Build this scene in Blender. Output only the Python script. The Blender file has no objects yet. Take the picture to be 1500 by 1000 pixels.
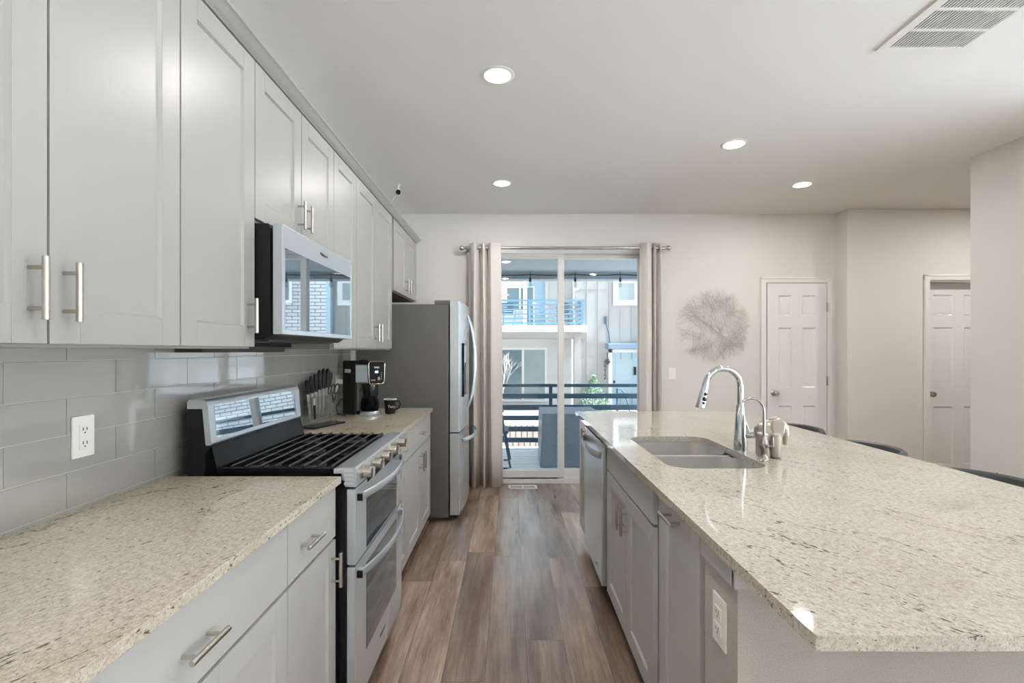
import bpy, bmesh, math, random
from mathutils import Vector, Matrix

random.seed(7)
C = bpy.context.scene.collection
scene = bpy.context.scene
PI = math.pi

# ------------------------------------------------------------------ camera
cam_d = bpy.data.cameras.new('camera')
cam_d.sensor_width = 36.0
cam_d.lens = 36.0 * 720 / 1500
cam_d.shift_x = 0.002
cam_d.shift_y = 0.00867
cam_d.clip_start = 0.02
cam = bpy.data.objects.new('camera', cam_d)
cam.location = (0, 0, 1.36)
cam.rotation_euler = (PI / 2, 0, 0)
C.objects.link(cam)
scene.camera = cam

# ------------------------------------------------------------------ world, sun, exposure
w = bpy.data.worlds.new('sky')
scene.world = w
w.use_nodes = True
bg = w.node_tree.nodes['Background']
bg.inputs[0].default_value = (0.87, 0.94, 1.0, 1)
bg.inputs[1].default_value = 1.15
sun_d = bpy.data.lights.new('sun', 'SUN')
sun_d.energy = 39.0
sun_d.angle = math.radians(18)
sun_d.color = (0.94, 0.97, 1.0)
sun = bpy.data.objects.new('sun', sun_d)
sun.rotation_euler = (0, math.radians(32), 0)
C.objects.link(sun)
LAMP_W = 5.0
LAMP_COL = (1.0, 0.975, 0.94)
scene.view_settings.view_transform = 'Standard'
scene.view_settings.look = 'None'
scene.view_settings.gamma = 1
scene.view_settings.use_curve_mapping = False
scene.view_settings.exposure = 0.70
scene.cycles.use_denoising = True
scene.cycles.max_bounces = 14
scene.cycles.diffuse_bounces = 8
scene.cycles.glossy_bounces = 6
scene.cycles.transparent_max_bounces = 24
scene.cycles.sample_clamp_indirect = 6.0
scene.cycles.caustics_reflective = False
scene.cycles.caustics_refractive = False


# ------------------------------------------------------------------ materials
def lin(c):
    out = []
    for v in c:
        v /= 255.0
        out.append(v / 12.92 if v <= 0.04045 else ((v + 0.055) / 1.055) ** 2.4)
    return tuple(out) + (1.0,)


def new_mat(name):
    m = bpy.data.materials.new(name)
    m.use_nodes = True
    nt = m.node_tree
    return m, nt, nt.nodes['Principled BSDF']


def pm(name, col, rough=0.5, metal=0.0, spec=0.5, bump=None, aniso=0.0, coat=0.0):
    """plain principled material; bump = (noise scale, strength, distance)"""
    m, nt, p = new_mat(name)
    p.inputs['Base Color'].default_value = lin(col)
    p.inputs['Roughness'].default_value = rough
    p.inputs['Metallic'].default_value = metal
    p.inputs['Specular IOR Level'].default_value = spec
    if aniso:
        p.inputs['Anisotropic'].default_value = aniso
    if coat:
        p.inputs['Coat Weight'].default_value = coat
        p.inputs['Coat Roughness'].default_value = 0.05
    if bump:
        tc = nt.nodes.new('ShaderNodeTexCoord')
        n = nt.nodes.new('ShaderNodeTexNoise')
        n.inputs['Scale'].default_value = bump[0]
        n.inputs['Detail'].default_value = 3
        b = nt.nodes.new('ShaderNodeBump')
        b.inputs['Strength'].default_value = bump[1]
        b.inputs['Distance'].default_value = bump[2]
        nt.links.new(tc.outputs['Object'], n.inputs['Vector'])
        nt.links.new(n.outputs['Fac'], b.inputs['Height'])
        nt.links.new(b.outputs['Normal'], p.inputs['Normal'])
    return m


def glow(name, col, strength):
    m = bpy.data.materials.new(name)
    m.use_nodes = True
    nt = m.node_tree
    nt.nodes.clear()
    e = nt.nodes.new('ShaderNodeEmission')
    e.inputs[0].default_value = lin(col)
    e.inputs[1].default_value = strength
    o = nt.nodes.new('ShaderNodeOutputMaterial')
    nt.links.new(e.outputs[0], o.inputs[0])
    return m


def clear_mat(name, tint=(255, 255, 255), ior=1.45, rough=0.0, boost=1.0):
    """clear sheet: transparent body with a fresnel reflection"""
    m = bpy.data.materials.new(name)
    m.use_nodes = True
    nt = m.node_tree
    nt.nodes.clear()
    t = nt.nodes.new('ShaderNodeBsdfTransparent')
    t.inputs[0].default_value = lin(tint)
    g = nt.nodes.new('ShaderNodeBsdfGlossy')
    g.inputs['Roughness'].default_value = rough
    f = nt.nodes.new('ShaderNodeLayerWeight')
    f.inputs[0].default_value = 0.5
    pw = nt.nodes.new('ShaderNodeMath')
    pw.operation = 'POWER'
    pw.inputs[1].default_value = 5.0
    nt.links.new(f.outputs['Facing'], pw.inputs[0])
    mu = nt.nodes.new('ShaderNodeMath')
    mu.operation = 'MULTIPLY_ADD'
    r0 = ((ior - 1) / (ior + 1)) ** 2 * boost
    mu.inputs[1].default_value = 1 - r0
    mu.inputs[2].default_value = r0
    mx = nt.nodes.new('ShaderNodeMixShader')
    o = nt.nodes.new('ShaderNodeOutputMaterial')
    nt.links.new(pw.outputs[0], mu.inputs[0])
    nt.links.new(mu.outputs[0], mx.inputs[0])
    nt.links.new(t.outputs[0], mx.inputs[1])
    nt.links.new(g.outputs[0], mx.inputs[2])
    nt.links.new(mx.outputs[0], o.inputs[0])
    return m


class NB:
    """small node-building helper"""
    def __init__(s, nt):
        s.nt = nt

    def n(s, t, **kw):
        x = s.nt.nodes.new(t)
        for k, v in kw.items():
            setattr(x, k, v)
        return x

    def link(s, a, b):
        s.nt.links.new(a, b)

    def math(s, op, a, b=None):
        x = s.n('ShaderNodeMath', operation=op)
        for i, v in enumerate((a, b)):
            if v is None:
                continue
            if isinstance(v, (int, float)):
                x.inputs[i].default_value = v
            else:
                s.link(v, x.inputs[i])
        return x.outputs[0]

    def noise(s, vec, scale, detail=4, rough=0.55):
        x = s.n('ShaderNodeTexNoise')
        x.inputs['Scale'].default_value = scale
        x.inputs['Detail'].default_value = detail
        x.inputs['Roughness'].default_value = rough
        s.link(vec, x.inputs['Vector'])
        return x.outputs['Fac']

    def ramp(s, fac, stops):
        x = s.n('ShaderNodeValToRGB')
        el = x.color_ramp.elements
        while len(el) < len(stops):
            el.new(0.5)
        for e, (p, c) in zip(el, stops):
            e.position = p
            e.color = lin(c) if max(c) > 1 else (c[0], c[1], c[2], 1)
        s.link(fac, x.inputs[0])
        return x.outputs[0]

    def mix(s, fac, a, b, mode='MIX'):
        x = s.n('ShaderNodeMix', data_type='RGBA', blend_type=mode)
        if isinstance(fac, (int, float)):
            x.inputs[0].default_value = fac
        else:
            s.link(fac, x.inputs[0])
        for i, v in ((6, a), (7, b)):
            if isinstance(v, tuple):
                x.inputs[i].default_value = lin(v)
            else:
                s.link(v, x.inputs[i])
        return x.outputs[2]

    def mapping(s, vec, loc=(0, 0, 0), rot=(0, 0, 0), scale=(1, 1, 1)):
        x = s.n('ShaderNodeMapping')
        x.inputs['Location'].default_value = loc
        x.inputs['Rotation'].default_value = rot
        x.inputs['Scale'].default_value = scale
        s.link(vec, x.inputs['Vector'])
        return x.outputs[0]


def granite(name, ang, base, dk, md, lt):
    m, nt, p = new_mat(name)
    b = NB(nt)
    tc = b.n('ShaderNodeTexCoord').outputs['Object']
    v = b.mapping(tc, loc=base, rot=(0, 0, ang))
    # v.y runs along the streaks of the stone
    soft = b.noise(b.mapping(v, scale=(1.0, 0.6, 1.0)), 115, 5, 0.62)
    body = b.ramp(soft, [(0.34, dk), (0.50, md), (0.66, lt)])
    grain = b.noise(v, 260, 4, 0.7)
    g = b.ramp(grain, [(0.30, (170, 160, 148)), (0.44, (234, 229, 222)), (0.66, (255, 253, 250))])
    col = b.mix(0.50, body, g, 'MULTIPLY')
    cloud = b.noise(b.mapping(v, scale=(1.0, 0.4, 1.0)), 2.2, 2)
    tan = b.ramp(cloud, [(0.50, (0, 0, 0)), (0.75, (0.35, 0.35, 0.35))])
    col = b.mix(tan, col, (206, 190, 168), 'MULTIPLY')
    # short dark flecks drawn out along the streaks, strung along thin veins
    fl = b.noise(b.mapping(v, loc=(3.1, 1.7, 0), scale=(1.0, 0.30, 1.0)), 190, 2, 0.5)
    ve = b.noise(b.mapping(v, loc=(0.4, 5.2, 0), scale=(1.0, 0.20, 1.0)), 3.4, 3, 0.55)
    ridge = b.math('ABSOLUTE', b.math('SUBTRACT', ve, 0.5))
    near = b.math('MAXIMUM', b.math('SUBTRACT', 1.0, b.math('DIVIDE', ridge, 0.012)), 0.0)
    amt = b.math('ADD', fl, b.math('MULTIPLY', near, 0.14))
    mask = b.ramp(amt, [(0.665, (0, 0, 0)), (0.70, (1, 1, 1))])
    col = b.mix(b.math('MULTIPLY', mask, 0.85), col, (66, 58, 52))
    # pepper of fine grey grains all over
    pe = b.noise(v, 300, 3, 0.6)
    pep = b.ramp(pe, [(0.55, (0, 0, 0)), (0.66, (1, 1, 1))])
    col = b.mix(b.math('MULTIPLY', pep, 0.55), col, (112, 104, 94))
    b.link(col, p.inputs['Base Color'])
    p.inputs['Roughness'].default_value = 0.05
    p.inputs['Specular IOR Level'].default_value = 0.8
    return m


def wood_floor(name):
    m, nt, p = new_mat(name)
    b = NB(nt)
    tc = b.n('ShaderNodeTexCoord').outputs['Object']
    sp = b.n('ShaderNodeSeparateXYZ')
    b.link(tc, sp.inputs[0])
    W, L = 0.178, 1.30
    u = b.math('DIVIDE', b.math('ADD', sp.outputs[0], 20.04), W)
    row = b.math('FLOOR', u)
    wn = b.n('ShaderNodeTexWhiteNoise', noise_dimensions='1D')
    b.link(row, wn.inputs['W'])
    v = b.math('DIVIDE', b.math('ADD', b.math('ADD', sp.outputs[1], 20.0), b.math('MULTIPLY', wn.outputs['Value'], L)), L)
    colm = b.math('FLOOR', v)
    cb = b.n('ShaderNodeCombineXYZ')
    b.link(row, cb.inputs[0])
    b.link(colm, cb.inputs[1])
    wid = b.n('ShaderNodeTexWhiteNoise', noise_dimensions='2D')
    b.link(cb.outputs[0], wid.inputs['Vector'])
    idv = wid.outputs['Value']
    off = b.n('ShaderNodeVectorMath', operation='SCALE')
    b.link(wid.outputs['Color'], off.inputs[0])
    off.inputs['Scale'].default_value = 31.0
    add = b.n('ShaderNodeVectorMath', operation='ADD')
    b.link(tc, add.inputs[0])
    b.link(off.outputs[0], add.inputs[1])
    gv = add.outputs[0]
    big = b.noise(b.mapping(gv, scale=(6.5, 0.85, 1)), 1.5, 5, 0.62)
    fine = b.noise(b.mapping(gv, scale=(60, 2.2, 1)), 2.0, 4, 0.6)
    col = b.ramp(big, [(0.28, (122, 101, 88)), (0.42, (164, 143, 130)), (0.55, (194, 176, 163)), (0.72, (220, 206, 196))])
    fcol = b.ramp(fine, [(0.32, (190, 182, 176)), (0.6, (255, 255, 255))])
    col = b.mix(0.55, col, fcol, 'MULTIPLY')
    tone = b.ramp(idv, [(0.0, (158, 144, 136)), (0.5, (205, 197, 190)), (1.0, (255, 248, 240))])
    col = b.mix(0.8, col, tone, 'MULTIPLY')
    warm = b.ramp(wid.outputs['Color'], [(0.3, (128, 126, 128)), (0.8, (150, 128, 108))])
    col = b.mix(0.18, col, warm, 'OVERLAY')
    kn = b.noise(b.mapping(gv, scale=(9, 3.2, 1)), 1.6, 2, 0.5)
    knot = b.ramp(kn, [(0.73, (0, 0, 0)), (0.80, (0.75, 0.75, 0.75))])
    col = b.mix(knot, col, (70, 55, 47))
    fu = b.math('FRACT', u)
    fv = b.math('FRACT', v)
    eu = b.math('LESS_THAN', b.math('MINIMUM', fu, b.math('SUBTRACT', 1.0, fu)), 0.0011 / W)
    ev = b.math('LESS_THAN', b.math('MINIMUM', fv, b.math('SUBTRACT', 1.0, fv)), 0.0012 / L)
    gap = b.math('MAXIMUM', eu, ev)
    col = b.mix(b.math('MULTIPLY', gap, 0.75), col, (60, 50, 45))
    b.link(col, p.inputs['Base Color'])
    rr = b.math('ADD', b.math('MULTIPLY', fine, 0.10), 0.17)
    b.link(rr, p.inputs['Roughness'])
    bp = b.n('ShaderNodeBump')
    bp.inputs['Strength'].default_value = 0.12
    bp.inputs['Distance'].default_value = 0.002
    b.link(b.math('SUBTRACT', fine, b.math('MULTIPLY', gap, 1.5)), bp.inputs['Height'])
    b.link(bp.outputs[0], p.inputs['Normal'])
    p.inputs['Specular IOR Level'].default_value = 1.0
    return m


def brushed(name, col, rough=0.28, axis=2):
    """brushed steel with streaks along one axis"""
    m, nt, p = new_mat(name)
    b = NB(nt)
    tc = b.n('ShaderNodeTexCoord').outputs['Object']
    sc = [180.0, 180.0, 180.0]
    sc[axis] = 2.0
    f = b.noise(b.mapping(tc, scale=tuple(sc)), 1.0, 3)
    p.inputs['Base Color'].default_value = lin(col)
    p.inputs['Metallic'].default_value = 0.62
    b.link(b.math('ADD', b.math('MULTIPLY', f, 0.008), rough - 0.004), p.inputs['Roughness'])
    return m


def brick_mat(name, axis_rot, bw, rh, c1, c2, mortar, ms=0.012, bump=0.5):
    m, nt, p = new_mat(name)
    b = NB(nt)
    tc = b.n('ShaderNodeTexCoord').outputs['Object']
    v = b.mapping(tc, rot=axis_rot)
    br = b.n('ShaderNodeTexBrick')
    b.link(v, br.inputs['Vector'])
    br.inputs['Color1'].default_value = lin(c1)
    br.inputs['Color2'].default_value = lin(c2)
    br.inputs['Mortar'].default_value = lin(mortar)
    br.inputs['Scale'].default_value = 1.0
    br.inputs['Mortar Size'].default_value = ms
    br.inputs['Brick Width'].default_value = bw
    br.inputs['Row Height'].default_value = rh
    nz = b.noise(tc, 25, 3)
    col = b.mix(0.25, br.outputs['Color'], b.ramp(nz, [(0.3, (150, 150, 150)), (0.7, (255, 255, 255))]), 'MULTIPLY')
    b.link(col, p.inputs['Base Color'])
    p.inputs['Roughness'].default_value = 0.85
    bp = b.n('ShaderNodeBump')
    bp.inputs['Strength'].default_value = bump
    bp.inputs['Distance'].default_value = 0.01
    bp.invert = True
    b.link(br.outputs['Fac'], bp.inputs['Height'])
    b.link(bp.outputs[0], p.inputs['Normal'])
    return m


def speckle(name, c1, c2, scale, rough=0.9, bump=0.3):
    m, nt, p = new_mat(name)
    b = NB(nt)
    tc = b.n('ShaderNodeTexCoord').outputs['Object']
    f = b.noise(tc, scale, 5, 0.7)
    b.link(b.ramp(f, [(0.35, c1), (0.65, c2)]), p.inputs['Base Color'])
    p.inputs['Roughness'].default_value = rough
    bp = b.n('ShaderNodeBump')
    bp.inputs['Strength'].default_value = bump
    bp.inputs['Distance'].default_value = 0.004
    b.link(f, bp.inputs['Height'])
    b.link(bp.outputs[0], p.inputs['Normal'])
    return m


M = {}
M['wall'] = pm('wall_paint', (222, 218, 213), 0.65, bump=(260, 0.10, 0.002))
M['ceil'] = pm('ceiling_paint', (238, 236, 232), 0.75, bump=(150, 0.22, 0.003))
M['white'] = pm('white_trim_paint', (230, 229, 227), 0.4)
M['vinyl'] = pm('white_vinyl', (226, 224, 222), 0.35)
M['cab'] = pm('cabinet_paint', (155, 153, 148), 0.34)
M['cab_lifted'] = pm('cabinet_paint_lifted', (184, 183, 180), 0.36)  # same cabinet paint, lightened to make up for dimmer light down low
M['cabin'] = pm('cabinet_inside', (120, 98, 76), 0.6)
M['dark'] = pm('shadow_gap_black', (28, 28, 29), 0.7)
M['toe'] = pm('toe_kick_dark', (62, 58, 55), 0.6)
M['nickel'] = pm('brushed_nickel', (196, 190, 180), 0.27, 1.0)
M['chrome'] = pm('polished_chrome', (198, 201, 205), 0.06, 1.0)
M['tap_nickel'] = pm('polished_nickel', (166, 160, 152), 0.16, 1.0)
M['steel_v'] = brushed('stainless_brushed_upright', (208, 214, 219), 0.26, 2)
M['steel_h'] = brushed('stainless_brushed_lengthwise', (194, 200, 206), 0.26, 1)
M['sinksteel'] = pm('sink_steel', (226, 224, 221), 0.27, 0.85)
M['fridge_side'] = pm('fridge_grey_paint', (104, 102, 98), 0.45, bump=(500, 0.08, 0.001))
M['black'] = pm('black_plastic', (20, 20, 21), 0.4, spec=0.3)
M['blackgloss'] = pm('black_enamel', (10, 12, 15), 0.25, spec=0.1)
M['iron'] = pm('cast_iron', (26, 27, 30), 0.26, spec=0.7)
M['burner'] = pm('burner_brass_grey', (150, 128, 100), 0.4, 0.7)
M['darkglass'] = pm('oven_dark_glass', (96, 108, 116), 0.04, 0.85)
M['mirrorglass'] = pm('mirror_dark_glass', (160, 170, 176), 0.015, 0.95)
M['grout'] = pm('grout', (196, 194, 188), 0.8)
M['tile'] = pm('grey_glazed_tile', (166, 164, 159), 0.03, spec=1.0, bump=(9, 0.02, 0.01), coat=0.8)
M['plastic'] = pm('white_plastic', (238, 236, 230), 0.3)
M['slot'] = pm('socket_slot', (70, 66, 60), 0.6)
M['granite_l'] = granite('granite_worktop', math.radians(20), (0, 0, 0), (190, 180, 163), (208, 199, 184), (222, 214, 201))
M['granite_i'] = granite('granite_island', math.radians(-36), (2.2, 0.7, 0), (178, 171, 161), (196, 189, 180), (208, 203, 195))
M['floor'] = wood_floor('plank_floor')
M['pony'] = speckle('textured_drywall', (168, 163, 155), (192, 187, 179), 300, 0.8, 0.5)
M['curtain'] = pm('curtain_linen', (220, 214, 208), 0.9, spec=0.1, bump=(700, 0.3, 0.001))
M['leather'] = pm('charcoal_leather', (70, 71, 73), 0.42, bump=(300, 0.2, 0.001))
M['wire'] = pm('champagne_wire', (192, 184, 178), 0.4, 0.4)
M['elephant'] = pm('pewter_glaze', (184, 177, 168), 0.28, 0.6)
M['glass'] = clear_mat('window_glass', (246, 250, 252), 1.45, 0.0, 1.0)
M['acrylic'] = clear_mat('clear_acrylic', (244, 246, 246), 1.5, 0.02, 0.8)
M['bulb'] = clear_mat('bulb_glass', (235, 238, 240), 1.5, 0.08, 4.0)
M['jug'] = clear_mat('smoked_jug', (120, 124, 126), 1.5, 0.03, 1.4)
M['lamp'] = glow('lamp_diffuser', (255, 250, 240), 14)
M['display'] = glow('display_blue', (150, 190, 255), 1.6)
M['navy'] = pm('navy_railing_paint', (48, 82, 104), 0.4)
M['deck'] = pm('deck_board_paint', (232, 236, 238), 0.55, bump=(60, 0.2, 0.002))
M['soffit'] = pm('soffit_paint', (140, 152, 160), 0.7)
M['siding'] = pm('white_siding', (162, 160, 156), 0.7)
M['porch'] = pm('siding_lightened', (212, 210, 206), 0.7)  # same siding, lightened to make up for shade in the recesses
M['siding_blue'] = pm('grey_blue_siding', (150, 176, 192), 0.7)
M['farrail'] = pm('blue_rail_paint', (92, 134, 160), 0.5)
M['farglass'] = pm('far_window_glass', (96, 122, 130), 0.08, spec=0.8)
M['farglass2'] = pm('far_window_blind', (150, 164, 164), 0.12, spec=0.8)
M['bluedoor'] = pm('pale_blue_door', (172, 192, 202), 0.5)
M['awning'] = pm('awning_slate', (112, 132, 150), 0.6)
M['whitebrick'] = brick_mat('white_painted_brick', (PI / 2, 0, 0), 0.42, 0.13, (228, 230, 230), (218, 220, 221), (128, 134, 138), 0.016)
M['soldier'] = brick_mat('soldier_brick', (PI / 2, 0, 0), 0.14, 0.42, (214, 196, 182), (200, 182, 168), (120, 108, 100), 0.014)
M['gravel'] = speckle('gravel', (150, 132, 118), (212, 198, 186), 22, 0.95, 0.6)
M['pave'] = speckle('pale_concrete', (74, 74, 74), (88, 88, 87), 6, 0.9, 0.2)
M['bounce_terrace'] = speckle('bounce_terrace_white', (234, 238, 242), (242, 245, 248), 6, 0.9, 0.1)
M['bounce_pile'] = speckle('pale_bounce_pile', (228, 229, 230), (240, 240, 241), 200, 1.0, 0.4)
M['cover'] = pm('grey_vinyl_cover', (122, 136, 148), 0.45, bump=(14, 0.5, 0.03))
M['leaf'] = pm('evergreen_leaf', (128, 150, 130), 0.7)
M['bark'] = pm('pale_bark', (190, 182, 174), 0.8)


# ------------------------------------------------------------------ mesh helpers
def bx(bm, x0, x1, y0, y1, z0, z1, bev=0.0, seg=2, mi=0):
    t = bmesh.new()
    r = bmesh.ops.create_cube(t, size=1.0)
    sx, sy, sz = abs(x1 - x0), abs(y1 - y0), abs(z1 - z0)
    bmesh.ops.scale(t, vec=(sx, sy, sz), verts=t.verts)
    bmesh.ops.translate(t, vec=((x0 + x1) / 2, (y0 + y1) / 2, (z0 + z1) / 2), verts=t.verts)
    if bev > 0:
        bev = min(bev, 0.45 * min(sx, sy, sz))
        bmesh.ops.bevel(t, geom=list(t.edges), offset=bev, segments=seg, affect='EDGES', profile=0.5)
    join(bm, t, mi)


def join(bm, t, mi=0, mat=None):
    if mat is not None:
        bmesh.ops.transform(t, matrix=mat, verts=t.verts)
    vm = {}
    for v in t.verts:
        vm[v] = bm.verts.new(v.co)
    for f in t.faces:
        try:
            nf = bm.faces.new([vm[v] for v in f.verts])
            nf.material_index = mi
        except ValueError:
            pass
    t.free()


def axis_mat(p0, p1):
    p0, p1 = Vector(p0), Vector(p1)
    d = p1 - p0
    q = d.to_track_quat('Z', 'Y')
    return Matrix.Translation(p0) @ q.to_matrix().to_4x4(), d.length


def cyl(bm, p0, p1, r0, r1=None, seg=16, mi=0, bev=0.0):
    r1 = r0 if r1 is None else r1
    m, L = axis_mat(p0, p1)
    prof = [(0, 0), (r0, 0), (r1, L), (0, L)]
    if bev > 0:
        prof = [(0, 0), (r0 - bev, 0), (r0, bev), (r1, L - bev), (r1 - bev, L), (0, L)]
    lathe(bm, prof, seg, mi, m)


def lathe(bm, prof, seg=24, mi=0, mat=None):
    t = bmesh.new()
    rings = []
    for r, z in prof:
        if r < 1e-6:
            rings.append([t.verts.new((0, 0, z))])
        else:
            rings.append([t.verts.new((r * math.cos(2 * PI * k / seg), r * math.sin(2 * PI * k / seg), z)) for k in range(seg)])
    for a, b in zip(rings, rings[1:]):
        for k in range(seg):
            k2 = (k + 1) % seg
            if len(a) == 1 and len(b) == 1:
                continue
            if len(a) == 1:
                t.faces.new([a[0], b[k2], b[k]])
            elif len(b) == 1:
                t.faces.new([a[k], a[k2], b[0]])
            else:
                t.faces.new([a[k], a[k2], b[k2], b[k]])
    bmesh.ops.recalc_face_normals(t, faces=t.faces)
    join(bm, t, mi, mat)


def tube(bm, pts, r, seg=10, mi=0, cap=True, closed=False, flat=None):
    """sweep a circle (or a flattened one: flat=(ru, rv)) along pts; r may be a list"""
    pts = [Vector(p) for p in pts]
    n = len(pts)
    rs = r if isinstance(r, (list, tuple)) else [r] * n
    t = bmesh.new()
    rings = []
    up = None
    for i, p in enumerate(pts):
        if closed:
            d = (pts[(i + 1) % n] - pts[i - 1]).normalized()
        else:
            d = (pts[min(i + 1, n - 1)] - pts[max(i - 1, 0)]).normalized()
        if up is None:
            up = Vector((0, 0, 1)) if abs(d.z) < 0.9 else Vector((1, 0, 0))
        u = d.cross(up)
        if u.length < 1e-4:
            u = d.cross(Vector((0.3, 1, 0.2)))
        u.normalize()
        v = u.cross(d).normalized()
        up = v
        fu, fv = (1, 1) if flat is None else flat
        rings.append([t.verts.new(p + (u * math.cos(2 * PI * k / seg) * fu + v * math.sin(2 * PI * k / seg) * fv) * rs[i]) for k in range(seg)])
    pairs = list(zip(rings, rings[1:]))
    if closed:
        pairs.append((rings[-1], rings[0]))
    for a, b in pairs:
        for k in range(seg):
            k2 = (k + 1) % seg
            t.faces.new([a[k], a[k2], b[k2], b[k]])
    if cap and not closed:
        t.faces.new(list(reversed(rings[0])))
        t.faces.new(rings[-1])
    bmesh.ops.recalc_face_normals(t, faces=t.faces)
    join(bm, t, mi)


def prism(bm, poly, axis, a0, a1, mi=0, bev=0.0):
    """extrude a 2-D outline along an axis: 'x' -> (y,z), 'y' -> (x,z), 'z' -> (x,y)"""
    t = bmesh.new()

    def P(p, a):
        return {'x': (a, p[0], p[1]), 'y': (p[0], a, p[1]), 'z': (p[0], p[1], a)}[axis]
    A = [t.verts.new(P(p, a0)) for p in poly]
    B = [t.verts.new(P(p, a1)) for p in poly]
    n = len(poly)
    t.faces.new(A)
    t.faces.new(list(reversed(B)))
    for i in range(n):
        t.faces.new([A[i], B[i], B[(i + 1) % n], A[(i + 1) % n]])
    bmesh.ops.recalc_face_normals(t, faces=t.faces)
    if bev > 0:
        bmesh.ops.bevel(t, geom=list(t.edges), offset=bev, segments=2, affect='EDGES', profile=0.5)
    join(bm, t, mi)


def ball(bm, c, r, sc=(1, 1, 1), seg=16, mi=0, rot=None):
    t = bmesh.new()
    bmesh.ops.create_uvsphere(t, u_segments=seg, v_segments=max(8, seg // 2), radius=r)
    m = Matrix.Translation(c)
    if rot is not None:
        m = m @ rot.to_4x4()
    m = m @ Matrix.Diagonal((*sc, 1))
    join(bm, t, mi, m)


def arc(c, r, a0, a1, n, plane='xz'):
    out = []
    for i in range(n + 1):
        a = a0 + (a1 - a0) * i / n
        p, q = r * math.cos(a), r * math.sin(a)
        out.append({'xz': (c[0] + p, c[1], c[2] + q), 'yz': (c[0], c[1] + p, c[2] + q), 'xy': (c[0] + p, c[1] + q, c[2])}[plane])
    return out


def wmat(o):
    m = Matrix.Identity(4)
    while o is not None:
        m = (Matrix.Translation(o.location) @ o.rotation_euler.to_matrix().to_4x4()) @ m
        o = o.parent
    return m


def obj(name, bm, mat, parent=None, base=None, smooth=True, local=False, label=None, kind=None):
    """link bm as ONE mesh object. Shapes are drawn in world metres; base is where the object's origin goes."""
    me = bpy.data.meshes.new(name)
    if parent is not None and not local:
        bmesh.ops.transform(bm, matrix=wmat(parent).inverted(), verts=bm.verts)
    elif parent is None and base is not None:
        bmesh.ops.translate(bm, vec=-Vector(base), verts=bm.verts)
    bm.to_mesh(me)
    bm.free()
    for m_ in (mat if isinstance(mat, (list, tuple)) else [mat]):
        me.materials.append(M[m_] if isinstance(m_, str) else m_)
    if smooth:
        for p in me.polygons:
            p.use_smooth = True
        me.set_sharp_from_angle(angle=math.radians(32))
    o = bpy.data.objects.new(name, me)
    C.objects.link(o)
    if smooth:
        wn = o.modifiers.new('even_shading', 'WEIGHTED_NORMAL')
        wn.keep_sharp = True
        wn.weight = 80
    if parent is not None:
        o.parent = parent
    elif base is not None:
        o.location = base
    if label:
        o['label'] = label
    if kind:
        o['kind'] = kind
    return o


def thing(name, label, cat, loc=(0, 0, 0), rotz=0, group=None):
    o = bpy.data.objects.new(name, None)
    o.empty_display_size = 0.05
    C.objects.link(o)
    o.location = loc
    o.rotation_euler = (0, 0, rotz)
    o['label'] = label
    o['category'] = cat
    if group:
        o['group'] = group
    return o


def tag(o, label, cat, group=None):
    o['label'] = label
    o['category'] = cat
    if group:
        o['group'] = group
    return o


def struct(name, bm, mat, parent=None, base=None):
    o = obj(name, bm, mat, parent, base)
    if parent is None:
        o['kind'] = 'structure'
    return o


def sempty(name, loc=(0, 0, 0)):
    o = bpy.data.objects.new(name, None)
    C.objects.link(o)
    o.location = loc
    o['kind'] = 'structure'
    return o


def dup(root, loc, rotz=0, label=None, group=None):
    def rec(o, parent):
        c = o.copy()
        C.objects.link(c)
        c.parent = parent
        for ch in list(o.children):
            rec(ch, c)
        return c
    r = rec(root, None)
    r.location = loc
    r.rotation_euler = (0, 0, rotz)
    if label:
        r['label'] = label
    if group:
        r['group'] = group
    return r


def text_bm(body, size, depth=0.0006):
    cu = bpy.data.curves.new('lettering', 'FONT')
    cu.body = body
    cu.size = size
    cu.extrude = depth
    cu.align_x = 'CENTER'
    cu.align_y = 'CENTER'
    ob = bpy.data.objects.new('lettering', cu)
    C.objects.link(ob)
    bpy.context.view_layer.update()
    me = bpy.data.meshes.new_from_object(ob.evaluated_get(bpy.context.evaluated_depsgraph_get()))
    bpy.data.objects.remove(ob)
    bpy.data.curves.remove(cu)
    bm = bmesh.new()
    bm.from_mesh(me)
    bpy.data.meshes.remove(me)
    return bm


def text_at(name, body, size, origin, right, up, mat, parent, local=False, depth=0.0006):
    bm = text_bm(body, size, depth)
    r, u = Vector(right).normalized(), Vector(up).normalized()
    n = r.cross(u)
    m = Matrix(((r.x, u.x, n.x, origin[0]), (r.y, u.y, n.y, origin[1]), (r.z, u.z, n.z, origin[2]), (0, 0, 0, 1)))
    bmesh.ops.transform(bm, matrix=m, verts=bm.verts)
    return obj(name, bm, mat, parent, smooth=False, local=local)


B = bmesh.new

# ------------------------------------------------------------------ dimensions of the place
H = 2.743            # ceiling
XW = -1.214          # face of the tiles on the left wall
YB = 4.99            # back wall
YH = 4.81            # hall wall on the right
XR = 3.32            # right wall
YR = 3.544           # end of the right wall
YREAR = -4.8
ZC = 0.915           # worktop
ZT = 0.890

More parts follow.
